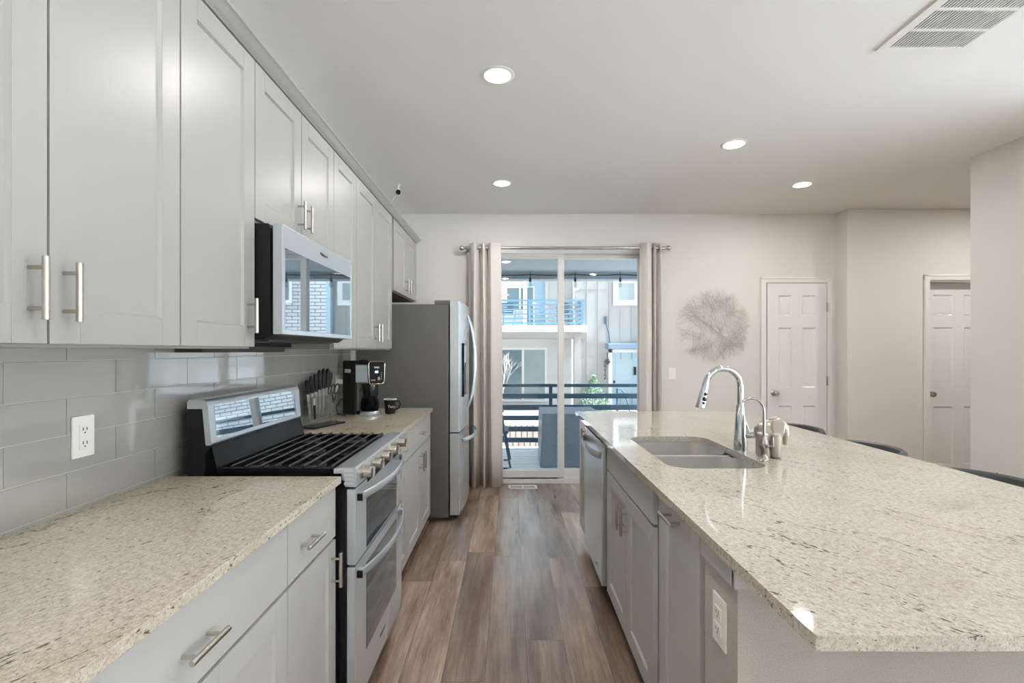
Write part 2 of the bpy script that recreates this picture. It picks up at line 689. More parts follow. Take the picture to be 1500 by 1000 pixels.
# ------------------------------------------------------------------ room shell
XE = 7.6             # far side of the added living area on the right
b = B(); bx(b, -1.4, XE + 0.2, YREAR - 0.2, 5.14, -0.12, 0.0)
struct('floor', b, 'floor')
b = B(); bx(b, -1.4, XE + 0.2, YREAR - 0.2, 5.14, H, H + 0.2)
struct('ceiling', b, 'ceil')
b = B(); bx(b, -1.4, -1.226, YREAR - 0.2, 5.14, 0, H)
struct('wall_left', b, 'wall')
b = B()
SX0, SX1, SZT = -0.40, 1.435, 2.40     # sliding-door opening
bx(b, -1.226, SX0, YB, 5.14, 0, H)
bx(b, SX1, 2.594, YB, 5.14, 0, H)
bx(b, SX0, SX1, YB, 5.14, SZT, H)
bx(b, 2.594, 3.212, YB, 5.14, 2.046, H)
bx(b, 3.212, XR + 0.05, YB, 5.14, 0, H)
struct('wall_back', b, 'wall')
b = B()
D2A, D2B = 4.10, 4.86
bx(b, XR - 0.02, D2A, YH, 5.14, 0, H)
bx(b, D2B, XE, YH, 5.14, 0, H)
bx(b, D2A, D2B, YH, 5.14, 2.045, H)
struct('wall_hall', b, 'wall')
b = B(); bx(b, XR, XR + 0.14, 2.45, YR, 0, H)
struct('wall_right', b, 'wall')
b = B(); bx(b, XR + 0.14, XE, 2.45, 2.59, 0, H)
struct('wall_hall_side', b, 'wall')
b = B(); bx(b, -1.2, XE - 0.02, YREAR + 0.02, -2.2, 0.0, 0.012, 0.004); bx(b, XR + 0.9, XE - 0.02, -2.2, 2.43, 0.0, 0.012, 0.004)
struct('floor_bounce_carpet', b, 'bounce_pile')  # unseen pale carpet, added to bounce light up to the ceiling
# unseen living area behind and right of camera, windows added for fill daylight
WZ0, WZ1 = 0.12, 2.55
rear = [(5.0, 7.2)]
side = [(-4.7, -2.5), (-2.3, -0.1), (0.1, 2.3)]
b = B()
bx(b, -1.4, XE, YREAR - 0.15, YREAR, 0, WZ0); bx(b, -1.4, XE, YREAR - 0.15, YREAR, WZ1, H)
for x0, x1 in ((-1.4, 5.0), (7.2, XE)):
    bx(b, x0, x1, YREAR - 0.15, YREAR, WZ0, WZ1)
struct('wall_rear', b, 'wall')
b = B()
bx(b, XE, XE + 0.15, YREAR, 5.14, 0, WZ0); bx(b, XE, XE + 0.15, YREAR, 5.14, WZ1, H)
for y0, y1 in ((YREAR, -4.7), (-2.5, -2.3), (-0.1, 0.1), (2.3, 5.14)):
    bx(b, XE, XE + 0.15, y0, y1, WZ0, WZ1)
struct('wall_side', b, 'wall')
k = 0
for horiz, spans in ((True, rear), (False, side)):
    for a0, a1 in spans:
        k += 1
        c = (((a0 + a1) / 2, YREAR - 0.08, WZ0) if horiz else (XE + 0.08, (a0 + a1) / 2, WZ0))
        r = sempty('window_%d' % k, c)  # unseen window, added to bring in soft fill daylight

        def wbox(b, u0, u1, z0, z1, d0, d1, bev=0.0):
            if horiz:
                bx(b, u0, u1, YREAR - d1, YREAR - d0, z0, z1, bev)
            else:
                bx(b, XE + d0, XE + d1, u0, u1, z0, z1, bev)
        b = B()
        am = (a0 + a1) / 2
        for u0, u1 in ((a0, a0 + 0.05), (a1 - 0.05, a1), (am - 0.025, am + 0.025)):
            wbox(b, u0, u1, WZ0 + 0.05, WZ1 - 0.05, 0.05, 0.11)
        wbox(b, a0, a1, WZ0, WZ0 + 0.05, 0.05, 0.11); wbox(b, a0, a1, WZ1 - 0.05, WZ1, 0.05, 0.11)
        obj('window_frame', b, 'vinyl', r)
        b = B(); wbox(b, a0 + 0.05, a1 - 0.05, WZ0 + 0.05, WZ1 - 0.05, 0.078, 0.084)
        obj('pane', b, 'glass', r)
b = B(); bx(b, -20, 30, -30, YREAR - 0.16, -0.3, -0.15); bx(b, XE + 0.16, 30, YREAR - 0.16, 4.9, -0.3, -0.15)
struct('bounce_terrace', b, 'bounce_terrace')  # unseen white ground, added to bounce sunlight indoors


def baseboard(name, x0, x1, y0, y1):
    b = B(); bx(b, x0, x1, y0, y1, 0, 0.105, 0.004)
    struct(name, b, 'white')


baseboard('baseboard_back_right', SX1, 2.545, YB - 0.014, YB)
baseboard('baseboard_hall', XR + 0.01, 4.03, YH - 0.014, YH)
baseboard('baseboard_right', XR - 0.014, XR, 2.45, YR)


# ------------------------------------------------------------------ six-panel doors
def six_panel(b, x0, x1, yf, z1, th=0.035):
    """six-panel slab whose front face is at yf (faces -Y)"""
    W = x1 - x0
    st, mu = 0.112, 0.108
    pw = (W - 2 * st - mu) / 2
    rows = [(0.22, 0.80), (0.985, 1.59), (1.71, 1.915)]
    bx(b, x0, x1, yf + 0.010, yf + th, 0.008, z1)
    cols = [(x0 + st, x0 + st + pw), (x1 - st - pw, x1 - st)]
    # stiles, mullion and rails stand 10 mm proud of the sunk field
    for a0, a1 in ((x0, x0 + st), (x1 - st, x1), (x0 + st + pw, x1 - st - pw)):
        bx(b, a0, a1, yf, yf + 0.011, 0.008, z1)
    zs = [0.008] + [v for r_ in rows for v in r_] + [z1]
    for k in range(0, len(zs), 2):
        for a0, a1 in cols:
            bx(b, a0, a1, yf, yf + 0.011, zs[k], zs[k + 1])
    for z0, z2 in rows:
        for a0, a1 in cols:
            # sloped bead down to a groove then the raised field
            t = bmesh.new()

            def ring(ins, y):
                return [t.verts.new(p) for p in ((a0 + ins, y, z0 + ins), (a1 - ins, y, z0 + ins), (a1 - ins, y, z2 - ins), (a0 + ins, y, z2 - ins))]
            rg = [ring(0, yf), ring(0.012, yf + 0.0095), ring(0.020, yf + 0.0095), ring(0.042, yf + 0.002)]
            for r0, r1 in zip(rg, rg[1:]):
                for k in range(4):
                    t.faces.new([r0[k], r0[(k + 1) % 4], r1[(k + 1) % 4], r1[k]])
            t.faces.new(rg[-1])
            bmesh.ops.recalc_face_normals(t, faces=t.faces)
            join(b, t)


def casing(b, x0, x1, y, z1, w=0.056):
    bx(b, x0 - w, x0, y - 0.016, y, 0, z1 + w, 0.004)
    bx(b, x1, x1 + w, y - 0.016, y, 0, z1 + w, 0.004)
    bx(b, x0 - w, x1 + w, y - 0.0165, y, z1, z1 + w, 0.004)
    bx(b, x0 - w + 0.004, x0 - w + 0.020, y - 0.021, y, 0, z1 + w - 0.004, 0.004)
    bx(b, x1 + w - 0.020, x1 + w - 0.004, y - 0.021, y, 0, z1 + w - 0.004, 0.004)
    bx(b, x0 - w + 0.004, x1 + w - 0.004, y - 0.021, y, z1 + w - 0.020, z1 + w - 0.004, 0.004)


def knob(parent, x, y, z):
    b = B()
    m = Matrix.Translation((x, y, z)) @ Matrix.Rotation(PI / 2, 4, 'X')
    lathe(b, [(0, -0.001), (0.032, -0.001), (0.032, 0.004), (0.024, 0.009), (0.011, 0.012), (0.010, 0.030), (0.020, 0.036), (0.028, 0.046), (0.028, 0.056), (0.020, 0.066), (0, 0.069)], 24, 0, m)
    obj('knob', b, 'nickel', parent)


d1 = sempty('door_1', (2.90, YB, 0))
b = B(); casing(b, 2.594, 3.212, YB, 2.046)
bx(b, 2.594, 2.600, YB - 0.006, YB + 0.06, 0, 2.046); bx(b, 3.206, 3.212, YB - 0.006, YB + 0.06, 0, 2.046); bx(b, 2.6, 3.206, YB - 0.006, YB + 0.06, 2.040, 2.046)
obj('door_casing', b, 'white', d1)
b = B(); six_panel(b, 2.603, 3.201, YB - 0.022, 2.036, 0.026)
obj('door_slab', b, 'white', d1)
b = B(); bx(b, 2.599, 3.206, YB - 0.004, YB - 0.001, 0.002, 2.042); obj('door_gap', b, 'dark', d1)
knob(d1, 2.668, YB - 0.022, 0.93)
for z in (1.795, 1.05, 0.28):
    b = B(); bx(b, 3.196, 3.214, YB - 0.026, YB - 0.006, z - 0.045, z + 0.045, 0.002); cyl(b, (3.205, YB - 0.028, z - 0.046), (3.205, YB - 0.028, z + 0.046), 0.006, seg=10)
    obj('hinge', b, 'nickel', d1)

d2 = sempty('door_2', (4.48, YH, 0))
b = B(); casing(b, D2A, D2B, YH, 2.045)
bx(b, D2A, D2A + 0.012, YH, 5.13, 0, 2.045); bx(b, D2B - 0.012, D2B, YH, 5.13, 0, 2.045); bx(b, D2A, D2B, YH, 5.13, 2.033, 2.045)
obj('door_casing', b, 'white', d2)
b = B(); six_panel(b, D2A + 0.014, D2B - 0.014, YH + 0.10, 2.030)
obj('door_slab', b, 'white', d2)
knob(d2, 4.185, YH + 0.10, 0.925)

# ------------------------------------------------------------------ sliding glass door
d3 = sempty('door_3', (0.5, 5.06, 0))
b = B()
for a0, a1 in ((SX0, SX0 + 0.05), (SX1 - 0.05, SX1)):
    bx(b, a0, a1, 5.02, 5.13, 0, SZT, 0.003)
bx(b, SX0, SX1, 5.02, 5.13, SZT - 0.05, SZT, 0.003)
bx(b, SX0, SX1, 5.02, 5.13, 0, 0.045, 0.003)
bx(b, SX0, SX1, 5.035, 5.045, 0.045, 0.06, 0.002)
obj('door_frame', b, 'vinyl', d3)
for nm, x0, x1, y0 in (('sliding_panel', SX0 + 0.05, 0.556, 5.035), ('fixed_panel', 0.493, SX1 - 0.05, 5.080)):
    b = B()
    bx(b, x0, x0 + 0.060, y0, y0 + 0.038, 0.045, SZT - 0.05, 0.004)
    bx(b, x1 - 0.062, x1, y0, y0 + 0.038, 0.045, SZT - 0.05, 0.004)
    bx(b, x0 + 0.060, x1 - 0.062, y0, y0 + 0.038, SZT - 0.095, SZT - 0.05, 0.002)
    bx(b, x0 + 0.060, x1 - 0.062, y0, y0 + 0.038, 0.045, 0.130, 0.002)
    p_ = obj(nm, b, 'vinyl', d3)
    b = B(); bx(b, x0 + 0.05, x1 - 0.05, y0 + 0.016, y0 + 0.022, 0.12, SZT - 0.09)
    obj('pane', b, 'glass', p_)

# ------------------------------------------------------------------ backsplash tiles
b = B()
bx(b, -1.226, -1.2165, 0.2, 3.745, ZC - 0.03, 1.42)
rows = [0.8195, 0.922, 1.0245, 1.127, 1.2295, 1.332, 1.4345]
for k in range(len(rows) - 1):
    z0, z1 = max(rows[k] + 0.001, ZC - 0.02), min(rows[k + 1] - 0.001, 1.42)
    y = 0.172 - 0.336 + (0.168 if k % 2 == 1 else 0.0) + 0.0
    # joints of alternate courses are half a tile apart
    y = (1.178 if k % 2 == 0 else 1.010) - 3 * 0.336
    while y < 3.74:
        y0, y1 = max(y + 0.001, 0.2), min(y + 0.335, 3.742)
        if y1 - y0 > 0.01:
            bx(b, -1.2185, XW + random.uniform(-0.0003, 0.0003), y0, y1, z0, z1, 0.0012, 2, 1)
        y += 0.336
o = obj('backsplash', b, ['grout', 'tile'])
o['kind'] = 'structure'
b = B(); bx(b, -1.226, -1.2115, 3.745, 3.757, ZC, 1.37)
struct('trim_1', b, 'white')


# ------------------------------------------------------------------ cabinets
def shaker(b, xf, d, y0, y1, z0, z1, fr=0.068):
    """framed door; front face at xf facing d (+1 = +X)"""
    g = 0.0024
    y0 += g; y1 -= g; z0 += g; z1 -= g
    xb = xf - d * 0.019
    bv = 0.0014
    bx(b, xb, xf, y0, y0 + fr, z0, z1, bv)
    bx(b, xb, xf, y1 - fr, y1, z0, z1, bv)
    bx(b, xb, xf, y0 + fr, y1 - fr, z0, z0 + fr, bv)
    bx(b, xb, xf, y0 + fr, y1 - fr, z1 - fr, z1, bv)
    xp = xf - d * 0.008
    bx(b, xb + d * 0.002, xp, y0 + fr - 0.002, y1 - fr + 0.002, z0 + fr - 0.002, z1 - fr + 0.002)
    # small sloped bead round the panel
    s = 0.006
    for (a0, a1, c0, c1) in ((y0 + fr, y0 + fr + s, z0 + fr, z1 - fr), (y1 - fr - s, y1 - fr, z0 + fr, z1 - fr)):
        in0 = a0 == y0 + fr
        poly = [(xp, a0), (xp, a1), (xf - d * 0.001, a0 if in0 else a1)]
        prism(b, poly, 'z', c0, c1)
    for (c0, c1, low) in ((z0 + fr, z0 + fr + s, True), (z1 - fr - s, z1 - fr, False)):
        poly = [(xp, c0), (xp, c1), (xf - d * 0.001, c0 if low else c1)]
        prism(b, poly, 'y', y0 + fr, y1 - fr)


def slab(b, xf, d, y0, y1, z0, z1):
    g = 0.0024
    bx(b, xf - d * 0.019, xf, y0 + g, y1 - g, z0 + g, z1 - g, 0.0018)


def pull(parent, xf, d, y, z, axis, L=0.118):
    b = B()
    xo = xf + d * 0.032
    hl, hc = L / 2, 0.038
    if axis == 'z':
        cyl(b, (xo, y, z - hl), (xo, y, z + hl), 0.0062, seg=16, bev=0.0008)
        for s in (-hc, hc):
            cyl(b, (xf - d * 0.0005, y, z + s), (xo, y, z + s), 0.0042, seg=10)
    else:
        cyl(b, (xo, y - hl, z), (xo, y + hl, z), 0.0062, seg=16, bev=0.0008)
        for s in (-hc, hc):
            cyl(b, (xf - d * 0.0005, y + s, z), (xo, y + s, z), 0.0042, seg=10)
    obj('handle', b, 'nickel', parent)


XU = -0.889          # door fronts of the upper cabinets
UT = 2.372


def upper(label, y0, y1, z0, doors, open_bottom=False):
    """doors: list of (y0, y1, handle_y, handle_z)"""
    t = thing('upper_cabinet', label, 'cabinet', (XW, (y0 + y1) / 2, z0))
    b = B()
    bx(b, -1.204, XU - 0.0205, y0 + 0.0005, y1 - 0.0005, z0 + (0.004 if not open_bottom else 0.004), UT + 0.012)
    if open_bottom:
        bx(b, -1.202, XU - 0.03, y0 + 0.012, y1 - 0.012, z0 + 0.002, z0 + 0.0045, 0, 2, 1)
    obj('body', b, ['cab', 'cabin'], t)
    for (a0, a1, hy, hz) in doors:
        b = B(); shaker(b, XU, 1, a0, a1, z0 + 0.008, UT)
        dr = obj('door', b, 'cab', t)
        pull(dr, XU, 1, hy, hz, 'z')
    return t


UB = 1.362
upper('tall pale grey double-door upper cabinet at the left edge of the photo', 0.568, 1.327, UB, [(0.568, 0.947, 0.908, 1.4755), (0.947, 1.327, 0.979, 1.4755)])
upper('tall narrow single-door upper cabinet just left of the microwave', 1.327, 1.714, UB, [(1.327, 1.714, 1.664, 1.4775)])
upper('short double-door upper cabinet directly above the microwave', 1.714, 2.482, 1.812, [(1.714, 2.097, 2.059, 1.925), (2.097, 2.482, 2.132, 1.925)])
upper('tall narrow single-door upper cabinet just right of the microwave', 2.482, 2.847, UB, [(2.482, 2.847, 2.530, 1.4755)])
upper('tall double-door upper cabinet above the coffee maker', 2.847, 3.705, UB, [(2.847, 3.262, 3.222, 1.4755), (3.262, 3.705, 3.302, 1.4755)])
upper('short double-door upper cabinet above the refrigerator', 3.765, 4.67, 1.812, [(3.765, 4.217, 4.165, 1.905), (4.217, 4.67, 4.262, 1.905)], True)
b = B(); bx(b, -1.226, XU - 0.03, 3.705, 3.765, 1.362, UT + 0.012)
struct('trim_2', b, 'cab')
# crown moulding along the top
b = B()
prism(b, [(XU - 0.022, UT + 0.002), (XU + 0.004, UT + 0.002), (XU + 0.010, UT + 0.008), (XU + 0.022, UT + 0.015), (XU + 0.034, UT + 0.026), (XU + 0.044, UT + 0.030), (XU + 0.044, UT + 0.037), (XU - 0.022, UT + 0.037)], 'y', 0.45, 4.67)
prism(b, [(-1.226, UT + 0.014), (XU - 0.02, UT + 0.014), (XU - 0.02, UT + 0.032), (-1.226, UT + 0.032)], 'y', 0.568, 4.67)
struct('trim_3', b, 'cab')

XB = -0.610          # door fronts of the left base cabinets


def base_cab(label, y0, y1, fronts, name='base_cabinet', xf=XB, d=1, xback=XW + 0.01, hollow=False):
    """fronts: (kind, y0, y1, z0, z1, handle or None) with handle = (axis, y, z)"""
    t = thing(name, label, 'cabinet', ((xf + xback) / 2, (y0 + y1) / 2, 0))
    b = B()
    xo = xf - d * 0.0205
    if hollow:
        # open-topped box that leaves room for the bowls
        bx(b, xback, xo, y0 + 0.0005, y1 - 0.0005, 0.105, 0.125)
        bx(b, xo + 0.018, xo, y0 + 0.018, y1 - 0.018, 0.125, ZT - 0.0005)
        bx(b, xback, xback - 0.018, y0 + 0.018, y1 - 0.018, 0.125, ZT - 0.0005)
        bx(b, xback, xo, y0 + 0.0005, y0 + 0.018, 0.125, ZT - 0.0005)
        bx(b, xback, xo, y1 - 0.018, y1 - 0.0005, 0.125, ZT - 0.0005)
    else:
        bx(b, xback, xo, y0 + 0.0005, y1 - 0.0005, 0.105, ZT - 0.0005)
    obj('body', b, 'cab_lifted', t)
    b = B(); bx(b, xback, xf - d * 0.085, y0 + 0.0005, y1 - 0.0005, 0.001, 0.1045)
    obj('toe_kick', b, 'toe', t)
    for (k, a0, a1, z0, z1, h) in fronts:
        b = B()
        if k == 'door':
            shaker(b, xf, d, a0, a1, z0, z1)
        else:
            slab(b, xf, d, a0, a1, z0, z1)
        f = obj({'door': 'door', 'drawer': 'drawer', 'panel': 'false_front'}[k], b, 'cab_lifted', t)
        if h:
            pull(f, xf, d, h[1], h[2], h[0])
    return t


DZ, DT = 0.709, 0.884
base_cab('wide grey base cabinet with one big drawer at the bottom left corner', 0.575, 1.349,
         [('drawer', 0.575, 1.349, DZ, DT, ('y', 0.952, 0.79)), ('door', 0.575, 0.962, 0.108, DZ - 0.006, ('z', 0.93, 0.61)), ('door', 0.962, 1.349, 0.108, DZ - 0.006, ('z', 0.995, 0.61))])
base_cab('narrow grey base cabinet just left of the range', 1.349, 1.722,
         [('drawer', 1.349, 1.722, DZ, DT, ('y', 1.473, 0.79)), ('door', 1.349, 1.722, 0.108, DZ - 0.006, ('z', 1.68, 0.61))])
base_cab('narrow grey base cabinet just right of the range', 2.540, 2.920,
         [('drawer', 2.540, 2.920, DZ, DT, ('y', 2.735, 0.79)), ('door', 2.540, 2.920, 0.108, DZ - 0.006, ('z', 2.59, 0.61))])
base_cab('wide grey base cabinet beside the refrigerator, below the coffee maker', 2.920, 3.770,
         [('drawer', 2.920, 3.770, DZ, DT, ('y', 3.345, 0.80)), ('door', 2.920, 3.340, 0.108, DZ - 0.006, ('z', 3.303, 0.61)), ('door', 3.340, 3.770, 0.108, DZ - 0.006, ('z', 3.381, 0.61))])

# worktops
XF = -0.597


def worktop(label, x0, x1, y0, y1, mat):
    b = B(); bx(b, x0, x1, y0, y1, ZT, ZC, 0.002)
    return tag(obj('granite_worktop', b, mat, base=((x0 + x1) / 2, (y0 + y1) / 2, ZT)), label, 'countertop')


worktop('speckled cream granite worktop in the left foreground, left of the range', XW, XF, 0.20, 1.739, 'granite_l')
worktop('speckled cream granite worktop under the coffee maker, right of the range', XW, XF, 2.520, 3.80, 'granite_l')

# ------------------------------------------------------------------ island
XI = 0.505           # door fronts of the island, facing -X
SK = (0.6075, 0.995, 1.852, 2.543)   # sink cut-out


def rrect(x0, x1, y0, y1, r, n=6):
    out = []
    for cx, cy, a in ((x1 - r, y1 - r, 0), (x0 + r, y1 - r, PI / 2), (x0 + r, y0 + r, PI), (x1 - r, y0 + r, 1.5 * PI)):
        for k in range(n + 1):
            t_ = a + k * PI / 2 / n
            out.append((cx + r * math.cos(t_), cy + r * math.sin(t_)))
    return out


def holed_slab(b, outer, inner, z0, z1):
    """flat slab with one hole, outer and inner are lists of xy"""
    for z, flip in ((z1, False), (z0, True)):
        t = bmesh.new()
        es = []
        for loop in (outer, inner):
            vs = [t.verts.new((p[0], p[1], z)) for p in loop]
            for i in range(len(vs)):
                es.append(t.edges.new((vs[i], vs[(i + 1) % len(vs)])))
        bmesh.ops.triangle_fill(t, use_beauty=True, use_dissolve=False, edges=es)
        for f in t.faces:
            f.normal_update()
            if (f.normal.z < 0) != flip:
                f.normal_flip()
        join(b, t)
    for loop, s in ((outer, 1), (inner, -1)):
        n = len(loop)
        for i in range(n):
            p, q = loop[i], loop[(i + 1) % n]
            vs = [b.verts.new((p[0], p[1], z0)), b.verts.new((q[0], q[1], z0)), b.verts.new((q[0], q[1], z1)), b.verts.new((p[0], p[1], z1))]
            if s < 0:
                vs.reverse()
            b.faces.new(vs)
    bmesh.ops.remove_doubles(b, verts=b.verts, dist=1e-5)


b = B()
holed_slab(b, rrect(0.478, 1.664, 0.768, 3.600, 0.006, 2), rrect(*SK, 0.085), ZT, ZC)
tag(obj('granite_worktop', b, 'granite_i', base=(1.07, 2.18, ZT)), 'large cream granite island worktop with a sink cut-out', 'countertop')

IB = 1.12            # back of the island cabinets
base_cab('narrow grey island cabinet at the far end beyond the dishwasher', 3.205, 3.565,
         [('door', 3.205, 3.565, 0.108, 0.884, ('z', 3.245, 0.785))], 'island_cabinet', XI, -1, IB)
base_cab('grey island sink cabinet with two doors under a flat panel', 1.690, 2.575,
         [('panel', 1.735, 2.560, 0.742, 0.884, None), ('door', 1.735, 2.137, 0.108, 0.736, ('z', 2.098, 0.625)), ('door', 2.137, 2.560, 0.108, 0.736, ('z', 2.176, 0.625))], 'island_cabinet', XI, -1, IB, True)
base_cab('tall grey pull-out island cabinet with a horizontal handle, nearest the camera', 1.305, 1.690,
         [('door', 1.308, 1.664, 0.108, 0.884, ('y', 1.500, 0.845))], 'island_cabinet', XI, -1, IB)
# filler strip of the sink cabinet: face frame between fronts
# knee wall round the island
b = B()
bx(b, XI, 1.27, 1.090, 1.272, 0, ZT - 0.0005)
bx(b, 1.13, 1.27, 1.272, 3.55, 0, ZT - 0.0005)
struct('wall_island', b, 'pony')
b = B()
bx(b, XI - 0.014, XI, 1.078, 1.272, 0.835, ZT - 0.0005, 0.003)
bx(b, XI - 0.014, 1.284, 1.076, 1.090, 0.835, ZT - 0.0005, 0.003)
struct('trim_4', b, 'cab_lifted')
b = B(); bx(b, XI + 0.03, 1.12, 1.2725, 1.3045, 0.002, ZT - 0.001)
struct('gap_shade_fill', b, 'dark')  # dark block filling the gap, standing in for its shade

# dishwasher
dw = thing('dishwasher', 'stainless steel dishwasher with a bowed handle built into the island', 'dishwasher', (0.8, 2.89, 0))
b = B(); bx(b, XI + 0.035, IB, 2.580, 3.200, 0.105, ZT - 0.002); bx(b, XI + 0.09, IB, 2.580, 3.200, 0.002, 0.105)
obj('body', b, 'black', dw)
b = B(); bx(b, XI - 0.020, XI + 0.034, 2.600, 3.196, 0.112, 0.872, 0.006)
dd = obj('door', b, 'steel_v', dw)
pts = []
for i in range(17):
    t_ = i / 16
    pts.append((XI - 0.021 - 0.045 * math.sin(PI * t_) ** 0.6, 2.625 + 0.545 * t_, 0.800))
b = B(); tube(b, pts, 0.02, 10, flat=(0.35, 1.0))
obj('handle', b, 'steel_h', dd)
b = B(); bx(b, XI - 0.0205, XI - 0.019, 2.72, 2.76, 0.17, 0.178)
obj('badge', b, 'slot', dd)

# sink with two bowls, faucets
sk = thing('sink', 'double-bowl stainless steel sink set into the island worktop', 'sink', (0.80, 2.20, 0.70))


def bowl(x0, x1, y0, y1, z1, depth):
    b = B()
    loops = []
    for (ins, z, r) in ((0, z1, 0.075), (0.004, z1 - depth * 0.6, 0.075), (0.014, z1 - depth + 0.03, 0.07), (0.045, z1 - depth, 0.05)):
        loops.append([b.verts.new((p[0], p[1], z)) for p in rrect(x0 + ins, x1 - ins, y0 + ins, y1 - ins, r)])
    for l0, l1 in zip(loops, loops[1:]):
        n = len(l0)
        for i in range(n):
            b.faces.new([l0[i], l1[i], l1[(i + 1) % n], l0[(i + 1) % n]])
    b.faces.new(loops[-1])
    bmesh.ops.recalc_face_normals(b, faces=b.faces)
    for f in b.faces:
        f.normal_flip()
    return b


ym = 2.225
for y0, y1 in ((SK[2] - 0.006, ym - 0.012), (ym + 0.012, SK[3] + 0.006)):
    o = obj('bowl', bowl(SK[0] - 0.006, SK[1] + 0.006, y0, y1, ZT - 0.006, 0.19), 'sinksteel', sk)
    b = B(); lathe(b, [(0, 0), (0.043, 0), (0.043, 0.003), (0.03, 0.001), (0, 0.0005)], 20, 0, Matrix.Translation(((SK[0] + SK[1]) / 2, (y0 + y1) / 2, ZT - 0.1955)))
    obj('drain', b, 'chrome', o)
b = B()
holed_slab(b, rrect(SK[0] - 0.03, SK[1] + 0.03, SK[2] - 0.03, SK[3] + 0.03, 0.09), rrect(SK[0] - 0.0055, SK[1] + 0.0055, SK[2] - 0.0055, SK[3] + 0.0055, 0.075), ZT - 0.008, ZT - 0.0015)
bx(b, SK[0] + 0.0, SK[1] - 0.0, ym - 0.0125, ym + 0.0125, ZT - 0.03, ZT - 0.006, 0.003)
obj('rim', b, 'sinksteel', sk)

fx, fy = 1.030, 2.195
fa = thing('faucet', 'tall chrome pull-down kitchen faucet arching over the sink', 'faucet', (fx, fy, ZC))
b = B()
lathe(b, [(0, 0), (0.0295, 0), (0.0295, 0.004), (0.0285, 0.05), (0.024, 0.12), (0.0175, 0.20), (0.0165, 0.203), (0.0, 0.203)], 28, 0, Matrix.Translation((fx, fy, ZC)))
obj('body', b, 'chrome', fa)
b = B()
rad = 0.078
pts = [(fx, fy, ZC + 0.20), (fx, fy, ZC + 0.25)] + arc((fx - rad, fy, 1.200), rad, 0, PI * 0.93, 22)
tube(b, pts, 0.0135, 16)
obj('spout', b, 'chrome', fa)
e = Vector(pts[-1])
dv = Vector((-0.23, 0, -1)).normalized()
b = B()
m, L = axis_mat(e, e + dv * 0.12)
lathe(b, [(0, 0), (0.0142, 0), (0.0150, 0.004), (0.0150, 0.03), (0.018, 0.055), (0.0215, 0.112), (0.0205, 0.118), (0, 0.118)], 22, 0, m)
sh = obj('spray_head', b, 'chrome', fa)
b = B()
for k, s in ((0.052, 0.0070), (0.075, 0.0095), (0.094, 0.0075)):
    c = e + dv * k + Vector((0.002, -0.0185, 0))
    ball(b, c, s, (1, 0.35, 1.1), 12)
obj('spray_button', b, 'black', sh)
b = B()
cyl(b, (fx, fy, ZC + 0.075), (fx + 0.045, fy - 0.035, ZC + 0.069), 0.0150, seg=18, bev=0.002)
lev = obj('lever', b, 'chrome', fa)
b = B(); tube(b, [(fx + 0.03, fy - 0.022, ZC + 0.08), (fx + 0.012, fy - 0.012, ZC + 0.14), (fx + 0.004, fy - 0.006, ZC + 0.165)], [0.004, 0.0035, 0.003], 8)
obj('lever_arm', b, 'chrome', lev)

tx, ty = 1.026, 1.985
ft = thing('filter_tap', 'slim nickel filtered-water tap in front of the elephant', 'faucet', (tx, ty, ZC))
b = B()
lathe(b, [(0, 0), (0.024, 0), (0.024, 0.004), (0.020, 0.008), (0.014, 0.018), (0.012, 0.03), (0.017, 0.05), (0.0185, 0.066), (0.016, 0.082), (0.010, 0.096), (0.010, 0.100), (0, 0.100)], 22, 0, Matrix.Translation((tx, ty, ZC)))
obj('body', b, 'tap_nickel', ft)
b = B()
pts = [(tx, ty, ZC + 0.095), (tx, ty, 1.115)] + arc((tx - 0.052, ty, 1.115), 0.052, 0, PI * 0.92, 18)
pts.append((tx - 0.109, ty, 1.098))
tube(b, pts, 0.0052, 12)
obj('spout', b, 'tap_nickel', ft)
b = B(); ball(b, (tx + 0.004, ty - 0.018, ZC + 0.062), 0.008, seg=12); cyl(b, (tx + 0.008, ty - 0.016, ZC + 0.062), (tx + 0.030, ty - 0.020, ZC + 0.062), 0.004, seg=10); cyl(b, (tx + 0.026, ty - 0.02, ZC + 0.055), (tx + 0.024, ty - 0.02, ZC + 0.100), 0.0045, seg=10)
obj('lever', b, 'tap_nickel', ft)

# elephant figurine
el = thing('elephant_figurine', 'silvery elephant figurine standing on the island behind the small tap', 'figurine', (1.090, 2.060, ZC), math.radians(-18))
b = B()
ball(b, (-0.012, 0, 0.108), 0.047, (0.95, 0.84, 0.98), 20)
ball(b, (0.012, 0, 0.110), 0.043, (0.95, 0.90, 1.0), 18)
for sx, sy in ((-0.034, 0.020), (-0.034, -0.020), (0.020, 0.020), (0.020, -0.020)):
    cyl(b, (sx, sy, 0.001), (sx * 0.85, sy * 0.95, 0.10), 0.0175, 0.026, 14)
ball(b, (0.032, 0, 0.134), 0.030, (0.95, 0.95, 1.0), 18)
tube(b, [(0.040, 0, 0.138), (0.054, 0, 0.120), (0.058, 0, 0.095), (0.057, 0, 0.068), (0.056, 0, 0.052)], [0.022, 0.018, 0.014, 0.010, 0.008], 12)
for s in (-1, 1):
    prism(b, [(0.002, 0.158), (0.034, 0.164), (0.052, 0.148), (0.046, 0.108), (0.030, 0.092), (0.010, 0.102), (-0.002, 0.128)], 'y', s * 0.030, s * 0.040)
tube(b, [(-0.053, 0, 0.125), (-0.060, 0, 0.10), (-0.058, 0, 0.075)], [0.006, 0.004, 0.004], 8)
o = obj('elephant_body', b, 'elephant', el, local=True)
md = o.modifiers.new('remesh', 'REMESH'); md.mode = 'VOXEL'; md.voxel_size = 0.0032; md.use_smooth_shade = True
md = o.modifiers.new('smooth', 'SMOOTH'); md.iterations = 3; md.factor = 0.5


